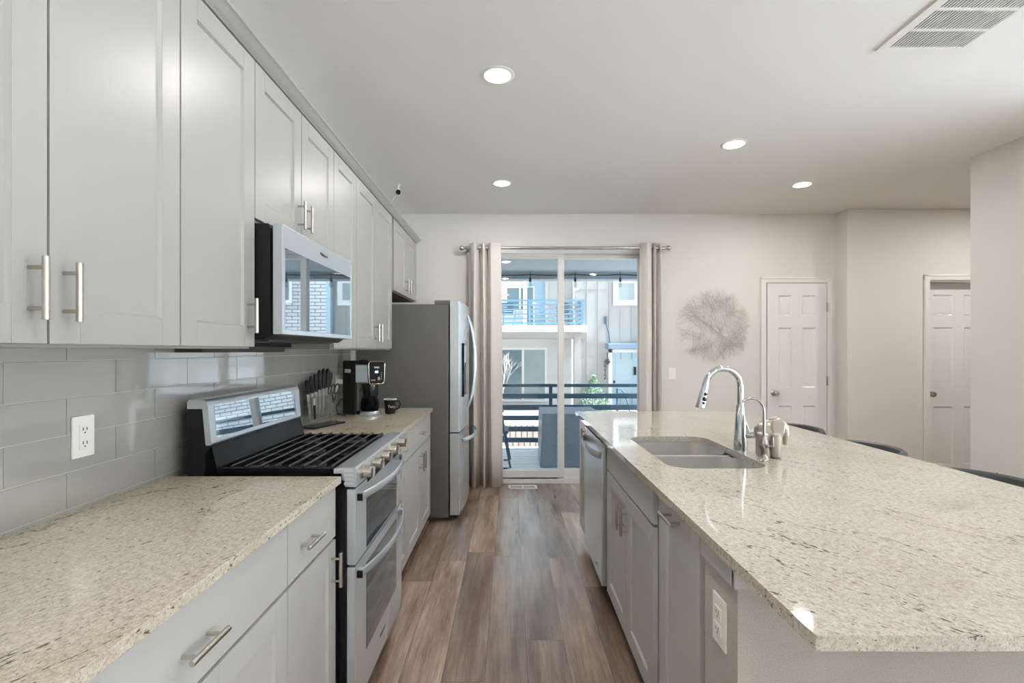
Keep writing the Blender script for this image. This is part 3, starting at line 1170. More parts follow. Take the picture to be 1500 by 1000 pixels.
# ------------------------------------------------------------------ outlets, switches
def outlet(label, c, right, nrm, decor=True, z0=None, cat='outlet', w=0.072, h=0.117):
    c, r, n = Vector(c), Vector(right), Vector(nrm)
    t = thing('power_outlet' if cat == 'outlet' else 'light_switch', label, cat, c)
    up = Vector((0, 0, 1))

    def pl(b, u0, u1, v0, v1, d0, d1, bev=0.0, mi=0):
        p = [c + r * u + up * v + n * d for u in (u0, u1) for v in (v0, v1) for d in (d0, d1)]
        lo = [min(q[i] for q in p) for i in range(3)]
        hi = [max(q[i] for q in p) for i in range(3)]
        bx(b, lo[0], hi[0], lo[1], hi[1], lo[2], hi[2], bev, 2, mi)
    b = B(); pl(b, -w / 2, w / 2, -h / 2, h / 2, 0, 0.006, 0.0025)
    obj('cover_plate', b, 'plastic', t)
    b = B()
    if cat == 'switch':
        pl(b, -0.005, 0.005, -0.012, 0.012, 0.006, 0.008, 0.001)
        pl(b, -0.003, 0.003, -0.001, 0.009, 0.008, 0.016, 0.001)
        obj('toggle', b, 'plastic', t)
        return t
    if decor:
        pl(b, -0.017, 0.017, -0.034, 0.034, 0.006, 0.009, 0.001)
    else:
        for s in (-0.0195, 0.0195):
            pl(b, -0.0165, 0.0165, s - 0.0145, s + 0.0145, 0.006, 0.0095, 0.004)
    for s in (-0.0195, 0.0195):
        pl(b, -0.0075, -0.0050, s - 0.002, s + 0.007, 0.0088, 0.0098, 0, 1)
        pl(b, 0.0050, 0.0075, s - 0.002, s + 0.006, 0.0088, 0.0098, 0, 1)
        pl(b, -0.002, 0.002, s - 0.010, s - 0.006, 0.0088, 0.0098, 0, 1)
    obj('sockets', b, ['plastic', 'slot'], t)
    return t


outlet('white double power outlet on the tiles above the left worktop', (XW, 1.394, 1.116), (0, 1, 0), (1, 0, 0))
outlet('white double power outlet on the end of the island wall', (XI, 1.176, 0.713), (0, 1, 0), (-1, 0, 0), False)
po = outlet('white power outlet on the tiles between knife block and coffee maker', (XW, 3.46, 1.13), (0, 1, 0), (1, 0, 0))
outlet('white light switch on the back wall right of the curtains', (1.646, YB, 1.124), (1, 0, 0), (0, -1, 0), cat='switch')
b = B(); bx(b, XW + 0.0095, XW + 0.05, 3.43, 3.478, 1.125, 1.158, 0.004)
tag(obj('plug_adapter', b, 'plastic', base=(XW + 0.03, 3.455, 1.125)), 'white plug adapter in the outlet left of the coffee maker', 'plug')

# ------------------------------------------------------------------ range
rg = thing('range', 'stainless steel gas range with double oven and black cast-iron grates', 'stove', (-0.87, 2.128, 0))
Y0, Y1 = 1.752, 2.506
b = B()
bx(b, -1.150, -0.585, Y0, Y1, 0.065, 0.900, 0.003)
bx(b, -1.12, -0.62, Y0 + 0.02, Y1 - 0.02, 0.002, 0.065)
for k in range(4):
    bx(b, -0.66 + k * 0.018, -0.654 + k * 0.018, Y0 - 0.003, Y0 + 0.004, 0.10, 0.86, 0.002)
obj('body', b, 'black', rg)
b = B(); bx(b, -1.09, -0.600, Y0, Y1, 0.900, 0.920, 0.003)
bx(b, -1.09, -0.640, Y0, Y0 + 0.012, 0.918, 0.930, 0.002); bx(b, -1.09, -0.640, Y1 - 0.012, Y1, 0.918, 0.930, 0.002)
obj('cooktop', b, 'blackgloss', rg)
# control panel: top strip, front and grooved ends
b = B()
prism(b, [(-0.628, 0.921), (-0.628, 0.938), (-0.600, 0.942), (-0.554, 0.942), (-0.546, 0.936), (-0.549, 0.873), (-0.600, 0.873), (-0.600, 0.921)], 'y', Y0, Y1)
cp = obj('control_panel', b, 'steel_h', rg)
b = B()
for z in (0.885, 0.900, 0.915, 0.930):
    bx(b, -0.592, -0.558, Y0 - 0.0015, Y0, z - 0.0045, z + 0.0045, 0.001)
obj('end_cap', b, 'steel_v', cp)
for y in (1.822, 1.957, 2.092, 2.222, 2.395):
    b = B()
    m, L = axis_mat((-0.5475, y, 0.911), (-0.500, y, 0.911))
    lathe(b, [(0, -0.001), (0.027, -0.001), (0.027, 0.005), (0.0215, 0.008), (0.0200, 0.034), (0.0185, 0.037), (0, 0.037)], 22, 0, m)
    bx(b, -0.513, -0.500, y - 0.0055, y + 0.0055, 0.892, 0.930, 0.002)
    kb = obj('knob', b, 'nickel', rg)
    b = B(); lathe(b, [(0, 0.0355), (0.0165, 0.0355), (0.0165, 0.0385), (0, 0.0385)], 22, 0, m)
    obj('knob_face', b, 'slot', kb)
# oven doors with glass and bowed handles
for (z0, z1, g0, g1, hz, nm) in ((0.592, 0.864, 0.603, 0.790, 0.830, 'upper'), (0.068, 0.584, 0.212, 0.545, 0.552, 'lower')):
    b = B()
    bx(b, -0.584, -0.552, Y0 + 0.004, Y1 - 0.004, z0, z1, 0.004)
    dr = obj('oven_door', b, 'steel_v', rg)
    b = B(); bx(b, -0.556, -0.5505, 1.888, 2.385, g0, g1, 0.002)
    obj('oven_window', b, 'darkglass', dr)
    pts = []
    for i in range(21):
        t_ = i / 20
        pts.append((-0.540 + 0.044 * math.sin(PI * t_) ** 0.8, Y0 + 0.035 + (Y1 - Y0 - 0.07) * t_, hz))
    b = B(); tube(b, pts, 0.015, 12, flat=(0.5, 1.0))
    for yy in (Y0 + 0.038, Y1 - 0.038):
        bx(b, -0.553, -0.530, yy - 0.012, yy + 0.012, hz - 0.016, hz + 0.016, 0.003)
    hd = obj('handle', b, 'steel_h', dr)
    for yy in (Y0 + 0.0228, Y1 - 0.0228):
        b = B(); bx(b, -0.551, -0.531, yy - 0.0028, yy + 0.0028, hz - 0.013, hz + 0.013, 0.001)
        obj('handle_cap', b, 'black', hd)
    if nm == 'lower':
        text_at('badge', 'Whirlpool', 0.022, (-0.5515, 2.13, 0.145), (0, 1, 0), (0, 0, 1), 'slot', dr)
b = B()
for k in range(4):
    bx(b, -0.5525, -0.5470, 1.90, 2.40, 0.868 - k * 0.0042 - 0.0015, 0.868 - k * 0.0042 + 0.0008)
obj('vent_slots', b, 'black', rg)
# back guard
b = B()
prism(b, [(-1.150, 0.90), (-1.150, 1.165), (-1.078, 1.165), (-1.066, 1.02), (-1.088, 0.99), (-1.088, 0.90)], 'y', Y0 + 0.002, Y1 - 0.002)
bk = obj('back_guard', b, 'black', rg)
b = B()
prism(b, [(-1.088, 0.905), (-1.040, 0.921), (-1.046, 0.932), (-1.066, 1.018), (-1.090, 1.018)], 'y', Y0 + 0.004, Y1 - 0.004)
obj('lower_apron', b, 'blackgloss', bk)
b = B()
prism(b, [(-1.152, 1.150), (-1.152, 1.175), (-1.145, 1.184), (-1.095, 1.184), (-1.082, 1.177), (-1.076, 1.162), (-1.064, 1.027), (-1.068, 1.020), (-1.086, 1.020), (-1.098, 1.150)], 'y', Y0, Y1, 0, 0.0025)
obj('steel_fascia', b, 'steel_h', bk)
b = B()
q = [(-1.0752, 1.158), (-1.0732, 1.158), (-1.0635, 1.045), (-1.0655, 1.045)]
prism(b, [(-1.0790, 1.160), (-1.0745, 1.160), (-1.0648, 1.043), (-1.0690, 1.043)], 'y', 1.785, 2.450)
obj('display_panel', b, 'mirrorglass', bk)
# grates and burners
sect = [(Y0 + 0.02, 1.995), (2.000, 2.255), (2.260, Y1 - 0.02)]
GX0, GX1, GZ = -1.058, -0.640, 0.945
for y0, y1 in sect:
    g = B()
    for x in (GX0, GX1 - 0.012):
        bx(g, x, x + 0.012, y0, y1, GZ - 0.013, GZ, 0.003)
    for y in (y0, y1 - 0.012):
        bx(g, GX0, GX1, y, y + 0.010, GZ - 0.017, GZ - 0.006, 0.003)
    n = 8
    for k in range(1, n):
        x = GX0 + (GX1 - GX0) * k / n
        bx(g, x - 0.0050, x + 0.0050, y0 - 0.0015, y1 + 0.0015, GZ - 0.010, GZ + 0.0020, 0.0045, 3)
    for x in (GX0 + 0.006, (GX0 + GX1) / 2, GX1 - 0.006):
        for y in (y0 + 0.006, y1 - 0.006):
            bx(g, x - 0.008, x + 0.008, y - 0.005, y + 0.005, 0.9195, GZ - 0.008, 0.002)
    obj('grate', g, 'iron', rg)
for (x, y, r) in ((-0.955, 1.87, 0.036), (-0.745, 1.87, 0.046), (-0.85, 2.128, 0.05), (-0.955, 2.385, 0.036), (-0.745, 2.385, 0.046)):
    b = B()
    lathe(b, [(0, 0), (r, 0), (r, 0.006), (r * 0.8, 0.010), (0, 0.010)], 24, 0, Matrix.Translation((x, y, 0.9195)))
    bn = obj('burner', b, 'burner', rg)
    b = B()
    lathe(b, [(0, 0), (r * 0.72, 0), (r * 0.72, 0.004), (r * 0.62, 0.006), (0, 0.006)], 24, 0, Matrix.Translation((x, y, 0.9290)))
    obj('burner_cap', b, 'black', bn)

# ------------------------------------------------------------------ microwave
mw = thing('microwave', 'stainless steel over-the-range microwave with a mirrored dark door', 'microwave', (-0.98, 2.10, 1.36))
m0, m1 = 1.722, 2.474
b = B()
prism(b, [(-1.226, 1.375), (-1.226, 1.806), (-0.847, 1.806), (-0.840, 1.790), (-0.840, 1.412), (-0.862, 1.398), (-1.10, 1.398), (-1.10, 1.375)], 'y', m0, m1, 0, 0.002)
for z in (1.60, 1.50):
    bx(b, -1.0, -0.87, m0 - 0.001, m0 + 0.01, z, z + 0.006)
obj('body', b, 'black', mw)
b = B(); bx(b, -0.832, -0.797, m0, m1, 1.416, 1.805, 0.004)
md_ = obj('door', b, 'steel_h', mw)
b = B(); bx(b, -0.800, -0.7958, 1.740, 2.448, 1.434, 1.7235, 0.0015)
obj('window', b, 'mirrorglass', md_)
text_at('badge', 'Whirlpool', 0.020, (-0.7966, 2.105, 1.766), (0, 1, 0), (0, 0, 1), 'slot', md_)
b = B(); bx(b, -1.05, -0.875, m0 + 0.06, m1 - 0.06, 1.392, 1.399, 0.002); bx(b, -1.21, -1.11, m0 + 0.05, m1 - 0.05, 1.352, 1.376, 0.002)
obj('vent_grille', b, 'slot', mw)

# ------------------------------------------------------------------ refrigerator
fr = thing('refrigerator', 'stainless french-door refrigerator with dark grey sides', 'refrigerator', (-0.8, 4.355, 0))
F0, F1 = 3.900, 4.812
b = B(); bx(b, -1.2215, -0.487, F0, F1, 0.03, 1.726, 0.006)
bx(b, -1.1, -0.52, F0 + 0.03, F1 - 0.03, 0.001, 0.03)
obj('body', b, 'fridge_side', fr)


def fdoor(name, y0, y1, z0, z1, whole=(F0, F1)):
    """door front bowed across the whole width"""
    b = B()
    n = 14
    poly = [(-0.478, y0), (-0.478, y1)]
    for i in range(n + 1):
        y = y1 + (y0 - y1) * i / n
        u = (y - whole[0]) / (whole[1] - whole[0]) * 2 - 1
        poly.append((-0.404 + 0.030 * (1 - u * u), y))
    prism(b, poly, 'z', z0, z1, 0, 0.006)
    return obj(name, b, 'steel_v', fr)


fm = (F0 + F1) / 2
dl = fdoor('door', F0 + 0.002, fm - 0.003, 0.708, 1.752)
dr_ = fdoor('door', fm + 0.003, F1 - 0.002, 0.708, 1.752)
fz = fdoor('freezer_drawer', F0 + 0.002, F1 - 0.002, 0.05, 0.700)
for dd_, yy, sgn in ((dl, fm - 0.055, 1), (dr_, fm + 0.055, -1)):
    b = B()
    pts = [(-0.372 + 0.066 * math.sin(PI * i / 18) ** 0.7, yy, 0.86 + 0.80 * i / 18) for i in range(19)]
    tube(b, pts, 0.014, 12, flat=(1.0, 0.6))
    obj('handle', b, 'steel_v', dd_)
b = B()
pts = [(-0.385 + 0.03 * math.sin(PI * i / 18) + 0.058 * math.sin(PI * i / 18) ** 0.6, F0 + 0.06 + (F1 - F0 - 0.12) * i / 18, 0.635) for i in range(19)]
tube(b, pts, 0.014, 12, flat=(0.6, 1.2))
obj('handle', b, 'steel_h', fz)
b = B(); bx(b, -0.392, -0.3755, 4.02, 4.20, 0.98, 1.42, 0.004); dsp = obj('water_dispenser', b, 'blackgloss', dl)
b = B(); bx(b, -0.380, -0.366, 4.04, 4.18, 1.26, 1.40, 0.003); obj('dispenser_panel', b, 'steel_v', dsp)
b = B(); bx(b, -0.378, -0.352, 4.03, 4.19, 0.985, 0.998, 0.003); obj('drip_shelf', b, 'steel_v', dsp)
for yy in (F0 + 0.042, F1 - 0.042):
    b = B(); bx(b, -0.600, -0.482, yy - 0.032, yy + 0.032, 1.727, 1.758, 0.004)
    obj('hinge_cover', b, 'fridge_side', fr)

# ------------------------------------------------------------------ coffee maker, mug, knives
cm = thing('coffee_maker', 'black and steel drip coffee maker with a lit control panel', 'coffee maker', (-1.025, 3.43, ZC), math.radians(-30))
b = B()
bx(b, -0.127, 0.002, -0.074, 0.074, 0.0, 0.374, 0.012, 3)
obj('water_tank', b, 'black', cm, local=True)
b = B(); bx(b, -0.10, -0.04, -0.0745, -0.0735, 0.29, 0.315)
obj('sticker', b, 'nickel', cm, local=True)
b = B(); bx(b, 0.0, 0.126, -0.073, 0.073, 0.0, 0.008, 0.003); lathe(b, [(0, 0.002), (0.068, 0.002), (0.070, 0.008), (0.070, 0.024), (0.064, 0.030), (0, 0.030)], 32, 0, Matrix.Translation((0.066, 0, 0)))
obj('warming_plate', b, 'steel_h', cm, local=True)
b = B(); bx(b, -0.004, 0.122, -0.070, 0.070, 0.222, 0.350, 0.010, 3)
hd = obj('brew_head', b, 'steel_v', cm, local=True)
b = B(); bx(b, -0.004, 0.118, -0.066, 0.066, 0.349, 0.372, 0.008, 3); tube(b, [(0.02, -0.05, 0.372), (0.05, -0.05, 0.378), (0.09, -0.05, 0.376)], 0.004, 8)
obj('lid', b, 'black', cm, local=True)
b = B()
pl_ = [(-0.070, 0.232), (-0.058, 0.216), (0.058, 0.216), (0.070, 0.232), (0.076, 0.352), (0.064, 0.368), (-0.064, 0.368), (-0.076, 0.352)]
prism(b, pl_, 'x', 0.118, 0.131, 0, 0.003)
pn = obj('control_panel', b, 'black', cm, local=True)
b = B(); tube(b, [(0.131, p[0], p[1]) for p in pl_], 0.0035, 8, closed=True)
obj('panel_trim', b, 'nickel', pn, local=True)
b = B(); bx(b, 0.1305, 0.1318, -0.017, 0.013, 0.290, 0.306); obj('display', b, 'display', pn, local=True)
b = B(); m, L = axis_mat((0.130, 0.010, 0.252), (0.142, 0.010, 0.252)); lathe(b, [(0, 0), (0.014, 0), (0.013, 0.011), (0, 0.012)], 20, 0, m); obj('dial', b, 'nickel', pn, local=True)
for (yb, zb) in [(-0.049 + 0.010 * k, 0.243) for k in range(4)] + [(0.0435, 0.248 + 0.014 * k) for k in range(4)]:
    b = B(); bx(b, 0.1305, 0.1322, yb - 0.003, yb + 0.003, zb - 0.003, zb + 0.003)
    obj('button', b, 'grout', pn, local=True)
text_at('badge', 'NINJA', 0.018, (0.1315, 0, 0.328), (0, 1, 0), (0, 0, 1), 'plastic', pn, local=True)
b = B(); bx(b, -0.002, 0.012, -0.058, 0.058, 0.03, 0.222, 0.003); cyl(b, (0.012, -0.03, 0.165), (0.022, -0.03, 0.165), 0.018); obj('back_panel', b, 'fridge_side', cm, local=True)
b = B(); lathe(b, [(0, 0.031), (0.056, 0.031), (0.062, 0.05), (0.060, 0.09), (0.052, 0.118), (0.050, 0.124), (0, 0.124)], 28, 0, Matrix.Translation((0.064, 0, 0)))
cf = obj('carafe', b, 'blackgloss', cm, local=True)
b = B(); tube(b, [(0.118, 0.0, 0.118), (0.142, 0.0, 0.112), (0.146, 0.0, 0.075), (0.122, 0.0, 0.050)], 0.006, 10, flat=(1.4, 0.7)); obj('carafe_handle', b, 'black', cf, local=True)
b = B(); lathe(b, [(0.044, 0.126), (0.050, 0.130), (0.050, 0.210), (0.046, 0.214)], 28, 0, Matrix.Translation((0.068, 0.006, 0)))
obj('brew_basket', b, 'jug', cm, local=True)
b = B(); tube(b, [(XW + 0.045, 3.455, 1.14), (XW + 0.09, 3.44, 1.135), (-1.11, 3.42, 1.115), (-1.085, 3.40, 1.10)], 0.0035, 8)
tube(b, [(-1.120, 3.385, 1.04), (-1.16, 3.36, 1.02), (-1.185, 3.35, 0.97), (-1.17, 3.345, 0.925), (-1.13, 3.36, 0.919), (-1.11, 3.37, 0.93)], 0.0035, 8)
obj('power_cord', b, 'black', cm)

mgx, mgy = -0.845, 3.47
mg = thing('mug', 'black coffee mug with a pale rim beside the coffee maker', 'mug', (mgx, mgy, ZC))
b = B(); lathe(b, [(0, 0.001), (0.032, 0.001), (0.036, 0.006), (0.044, 0.098), (0.0445, 0.102), (0.041, 0.102), (0.040, 0.098), (0.033, 0.012), (0, 0.010)], 28, 0, Matrix.Translation((mgx, mgy, ZC)))
obj('cup', b, 'black', mg)
b = B(); lathe(b, [(0.0405, 0.0985), (0.0452, 0.0985), (0.0452, 0.1035), (0.0405, 0.1035), (0.0405, 0.0985)], 28, 0, Matrix.Translation((mgx, mgy, ZC)))
obj('rim', b, 'plastic', mg)
b = B(); tube(b, [(mgx + 0.039, mgy, ZC + 0.088), (mgx + 0.060, mgy, ZC + 0.090), (mgx + 0.071, mgy, ZC + 0.068), (mgx + 0.062, mgy, ZC + 0.040), (mgx + 0.034, mgy, ZC + 0.026)], 0.0055, 10)
obj('handle', b, 'black', mg)
text_at('lettering', 'Tony', 0.024, (mgx + 0.018, mgy - 0.0395, ZC + 0.052), (1, 0.3, 0), (0, 0.05, 1), 'plastic', mg)

# clear knife stand: u runs along the stand, rising away from the camera
ku = Vector((0.355, 0.935, 0)).normalized()
kn = Vector((ku.y, -ku.x, 0))
k0 = Vector((-1.172, 2.79, ZC))


def KP(u, n, z):
    return k0 + ku * u + kn * n + Vector((0, 0, z - ZC))


ks = thing('knife_stand', 'clear acrylic knife stand with a dark base next to the range', 'knife block', tuple(KP(0.13, 0, ZC)))


def kbox(b, u0, u1, n0, n1, z0, z1, poly=None):
    t = bmesh.new()
    poly = poly or [(u0, z0), (u1, z0), (u1, z1), (u0, z1)]
    A = [t.verts.new(KP(p[0], n0, p[1])) for p in poly]
    Bv = [t.verts.new(KP(p[0], n1, p[1])) for p in poly]
    k = len(poly)
    t.faces.new(A); t.faces.new(list(reversed(Bv)))
    for i in range(k):
        t.faces.new([A[i], Bv[i], Bv[(i + 1) % k], A[(i + 1) % k]])
    bmesh.ops.recalc_face_normals(t, faces=t.faces)
    join(b, t)


b = B(); kbox(b, 0, 0.265, -0.035, 0.075, ZC + 0.001, ZC + 0.010)
obj('base_plate', b, 'jug', ks, smooth=False)
top = [(0.015, ZC + 0.010), (0.250, ZC + 0.010)]
for i in range(13):
    t_ = i / 12
    top.append((0.250 - 0.235 * t_, 1.125 - 0.055 * t_ ** 2 + 0.02 * math.sin(PI * t_)))
for n0 in (-0.018, 0.022):
    b = B(); kbox(b, 0, 0, n0, n0 + 0.004, 0, 0, top)
    obj('acrylic_plate', b, 'acrylic', ks, smooth=False)
b = B()
for u in (0.03, 0.23):
    for z in (0.99, 1.06):
        cyl(b, KP(u, -0.022, z), KP(u, 0.030, z), 0.004, seg=10)
for u in (0.055, 0.090, 0.124, 0.159, 0.193):
    kbox(b, u - 0.0015, u + 0.0015, -0.012, 0.021, 0.96, 1.09)
obj('divider', b, 'acrylic', ks)
kt = [(0.022, 1.190, 0.034, 1.108), (0.056, 1.210, 0.066, 1.113), (0.089, 1.222, 0.096, 1.118), (0.124, 1.245, 0.126, 1.128), (0.159, 1.252, 0.158, 1.133), (0.195, 1.251, 0.189, 1.135), (0.222, 1.226, 0.206, 1.138)]
names = ['black-handled knife farthest left in the clear stand', 'black-handled knife second from the left in the clear stand', 'black-handled knife third from the left in the clear stand', 'black-handled knife in the middle of the fan in the clear stand',
         'black-handled knife third from the right in the clear stand', 'tallest-looking black-handled knife second from the right in the clear stand', 'thin black-handled knife farthest right, next to the scissors']
for (u0, z0, u1, z1), lb in zip(kt, names):
    t = thing('kitchen_knife', lb, 'knife', tuple(KP(u1, 0.002, z1)), 0, 'knives in the clear stand')
    b = B()
    pts = [KP(u1 + (u0 - u1) * s, 0.002, z1 + (z0 - z1) * s) for s in (0, 0.15, 0.4, 0.7, 0.92, 1.0)]
    tube(b, pts, [0.0125, 0.0155, 0.0145, 0.0160, 0.0135, 0.006], 12, flat=(0.95, 0.85))
    obj('handle', b, 'black', t)
    b = B()
    dz = 0.155
    du = (u1 - u0) / (z0 - z1) * dz
    poly = [(u1 - 0.011, z1), (u1 + 0.011, z1), (u1 + 0.011 + du * 0.6, z1 - dz * 0.7), (u1 - 0.008 + du, z1 - dz), (u1 - 0.011 + du * 0.5, z1 - dz * 0.5)]
    kbox(b, 0, 0, 0.0005, 0.0030, 0, 0, poly)
    obj('blade', b, 'chrome', t, smooth=False)
t = thing('peeler', 'short black-handled peeler hanging low at the left of the clear stand', 'peeler', tuple(KP(0.045, 0.036, 0.97)))
b = B(); tube(b, [KP(0.045, 0.036, 1.045), KP(0.048, 0.036, 1.02), KP(0.050, 0.036, 0.98), KP(0.052, 0.036, 0.960)], [0.009, 0.011, 0.010, 0.005], 10, flat=(1, 0.7)); obj('handle', b, 'black', t)
b = B(); kbox(b, 0.038, 0.052, 0.035, 0.037, 1.045, 1.085); obj('blade', b, 'chrome', t, smooth=False)
t = thing('scissors', 'black-handled kitchen scissors at the right end of the clear stand', 'scissors', tuple(KP(0.235, 0.012, 1.05)))
b = B()
for c, rr in ((0.226, 0.016), (0.262, 0.020)):
    ring = [KP(c + rr * math.cos(a) + 0.010 * math.sin(a), 0.012, 1.123 + 0.030 * math.sin(a)) for a in [2 * PI * k / 16 for k in range(16)]]
    tube(b, ring, 0.004, 8, closed=True)
tube(b, [KP(0.256, 0.012, 1.095), KP(0.243, 0.012, 1.06), KP(0.232, 0.012, 1.04)], 0.006, 8)
tube(b, [KP(0.222, 0.012, 1.095), KP(0.228, 0.012, 1.06), KP(0.230, 0.012, 1.04)], 0.006, 8)
obj('handle', b, 'black', t)
b = B(); kbox(b, 0, 0, 0.010, 0.014, 0, 0, [(0.238, 1.05), (0.222, 1.05), (0.196, 0.955)]); obj('blade', b, 'chrome', t, smooth=False)

b = B()
tube(b, [(-1.195, 3.715, 1.372), (-1.19, 3.712, 1.33), (-1.198, 3.70, 1.30), (-1.185, 3.715, 1.27), (-1.20, 3.69, 1.235)], 0.0028, 8)
tag(obj('lamp_cord', b, 'plastic', base=(-1.19, 3.71, 1.235)), 'thin white cord hanging below the upper cabinet, above the coffee maker', 'cord')

# ------------------------------------------------------------------ stools
st = thing('bar_stool', 'charcoal bar stool behind the island, nearest the small elephant', 'stool', (1.80, 3.245, 0), 0, 'bar stools along the island')
SZ = 0.855
b = B()
N = 26
rin, rout = 0.205, 0.238
ringsv = []
for i in range(N + 1):
    a = -PI * 0.60 + PI * 1.20 * i / N
    e_ = abs(2 * i / N - 1)
    zt = SZ - 0.10 * max(0, e_ - 0.55) ** 1.5
    prof = []
    for (r_, z_) in ((rin, 0.60), (rin - 0.004, zt - 0.03), (rin + 0.004, zt - 0.006), ((rin + rout) / 2, zt), (rout - 0.004, zt - 0.006), (rout + 0.004, zt - 0.03), (rout - 0.012, 0.60)):
        prof.append(b.verts.new((r_ * math.cos(a), r_ * math.sin(a), z_)))
    ringsv.append(prof)
for p0, p1 in zip(ringsv, ringsv[1:]):
    for k in range(7):
        b.faces.new([p0[k], p1[k], p1[(k + 1) % 7], p0[(k + 1) % 7]])
b.faces.new(ringsv[0]); b.faces.new(list(reversed(ringsv[-1])))
bmesh.ops.recalc_face_normals(b, faces=b.faces)
bk_ = obj('backrest', b, 'leather', st, local=True)
b = B()
for a in (-0.42, 0.42):
    tube(b, [((rin - 0.003) * math.cos(a), (rin - 0.003) * math.sin(a), 0.66), ((rin - 0.004) * math.cos(a), (rin - 0.004) * math.sin(a), SZ - 0.03), ((rin + rout) / 2 * math.cos(a), (rin + rout) / 2 * math.sin(a), SZ + 0.0008), ((rout + 0.003) * math.cos(a), (rout + 0.003) * math.sin(a), SZ - 0.03), ((rout - 0.008) * math.cos(a), (rout - 0.008) * math.sin(a), 0.66)], 0.0022, 6)
obj('seam', b, 'dark', bk_, local=True)
b = B(); lathe(b, [(0, 0.575), (0.19, 0.575), (0.212, 0.59), (0.214, 0.625), (0.20, 0.648), (0.15, 0.655), (0, 0.655)], 36)
obj('seat', b, 'leather', st, local=True)
for sx in (-1, 1):
    for sy in (-1, 1):
        b = B(); cyl(b, (sx * 0.21, sy * 0.19, 0.0), (sx * 0.13, sy * 0.12, 0.585), 0.010, 0.015, 12)
        obj('leg', b, 'black', st, local=True)
b = B()
q_ = 0.185
tube(b, [(-q_, -q_ * 0.92, 0.22), (q_, -q_ * 0.92, 0.22), (q_, q_ * 0.92, 0.22), (-q_, q_ * 0.92, 0.22)], 0.007, 8, closed=True)
obj('footrest', b, 'black', st, local=True)
dup(st, (1.80, 2.60, 0), 0, 'charcoal bar stool behind the island, the middle one of three', 'bar stools along the island')
dup(st, (1.80, 1.93, 0), 0, 'charcoal bar stool behind the island, cut by the right edge of the photo', 'bar stools along the island')

# ------------------------------------------------------------------ starburst wire art on the back wall
b = B()
cx, cz, R = 2.063, 1.608, 0.385
rnd = random.Random(4)
for i in range(150):
    a = rnd.uniform(0, 2 * PI)
    if i % 5 == 0:
        # long chords crossing the middle
        a2 = a + PI + rnd.uniform(-0.9, 0.9)
        p = (cx + R * rnd.uniform(0.80, 1.0) * math.cos(a), cz + R * rnd.uniform(0.80, 1.0) * math.sin(a))
        l2 = rnd.uniform(0.15, 0.95)
        q2 = (cx + R * l2 * math.cos(a2), cz + R * l2 * math.sin(a2))
    else:
        tw = rnd.choice((-1, 1)) * rnd.uniform(0.15, 0.55)
        r0, r1 = rnd.uniform(0.86, 1.02) * R, rnd.uniform(0.32, 0.66) * R
        p = (cx + r0 * math.cos(a), cz + r0 * math.sin(a))
        q2 = (cx + r1 * math.cos(a + tw * 1.6), cz + r1 * math.sin(a + tw * 1.6))
    d0, d1_ = rnd.uniform(0.008, 0.05), rnd.uniform(0.008, 0.05)
    cyl(b, (p[0], YB - d0, p[1]), (q2[0], YB - d1_, q2[1]), 0.0012, seg=6)
cyl(b, (cx - 0.01, YB, cz + 0.30), (cx - 0.01, YB - 0.03, cz + 0.30), 0.004, seg=8)
tag(obj('starburst_art', b, 'wire', base=(cx, YB, cz)), 'round starburst of thin metal wires on the back wall', 'wall art')

# ------------------------------------------------------------------ curtains
rod = thing('curtain_rod', 'brushed nickel curtain rod with ball ends above the sliding door', 'curtain rod', (0.55, 4.90, 2.38))
b = B(); cyl(b, (-0.44, 4.90, 2.38), (1.54, 4.90, 2.38), 0.0150, seg=16); obj('pole', b, 'nickel', rod)
for x, s in ((-0.44, -1), (1.54, 1)):
    b = B(); m, L = axis_mat((x, 4.90, 2.38), (x + s * 0.07, 4.90, 2.38))
    lathe(b, [(0.0125, -0.01), (0.017, -0.008), (0.017, 0.004), (0.011, 0.008), (0.010, 0.014), (0.020, 0.022), (0.0265, 0.036), (0.026, 0.048), (0.018, 0.060), (0, 0.066)], 20, 0, m)
    obj('finial', b, 'nickel', rod)
for x in (-0.425, 1.525):
    b = B(); cyl(b, (x, YB, 2.372), (x, 4.90, 2.372), 0.006, seg=10); bx(b, x - 0.012, x + 0.012, YB - 0.006, YB, 2.33, 2.41, 0.002); cyl(b, (x - 0.008, 4.90, 2.38), (x + 0.008, 4.90, 2.38), 0.0165, seg=16)
    obj('bracket', b, 'nickel', rod)


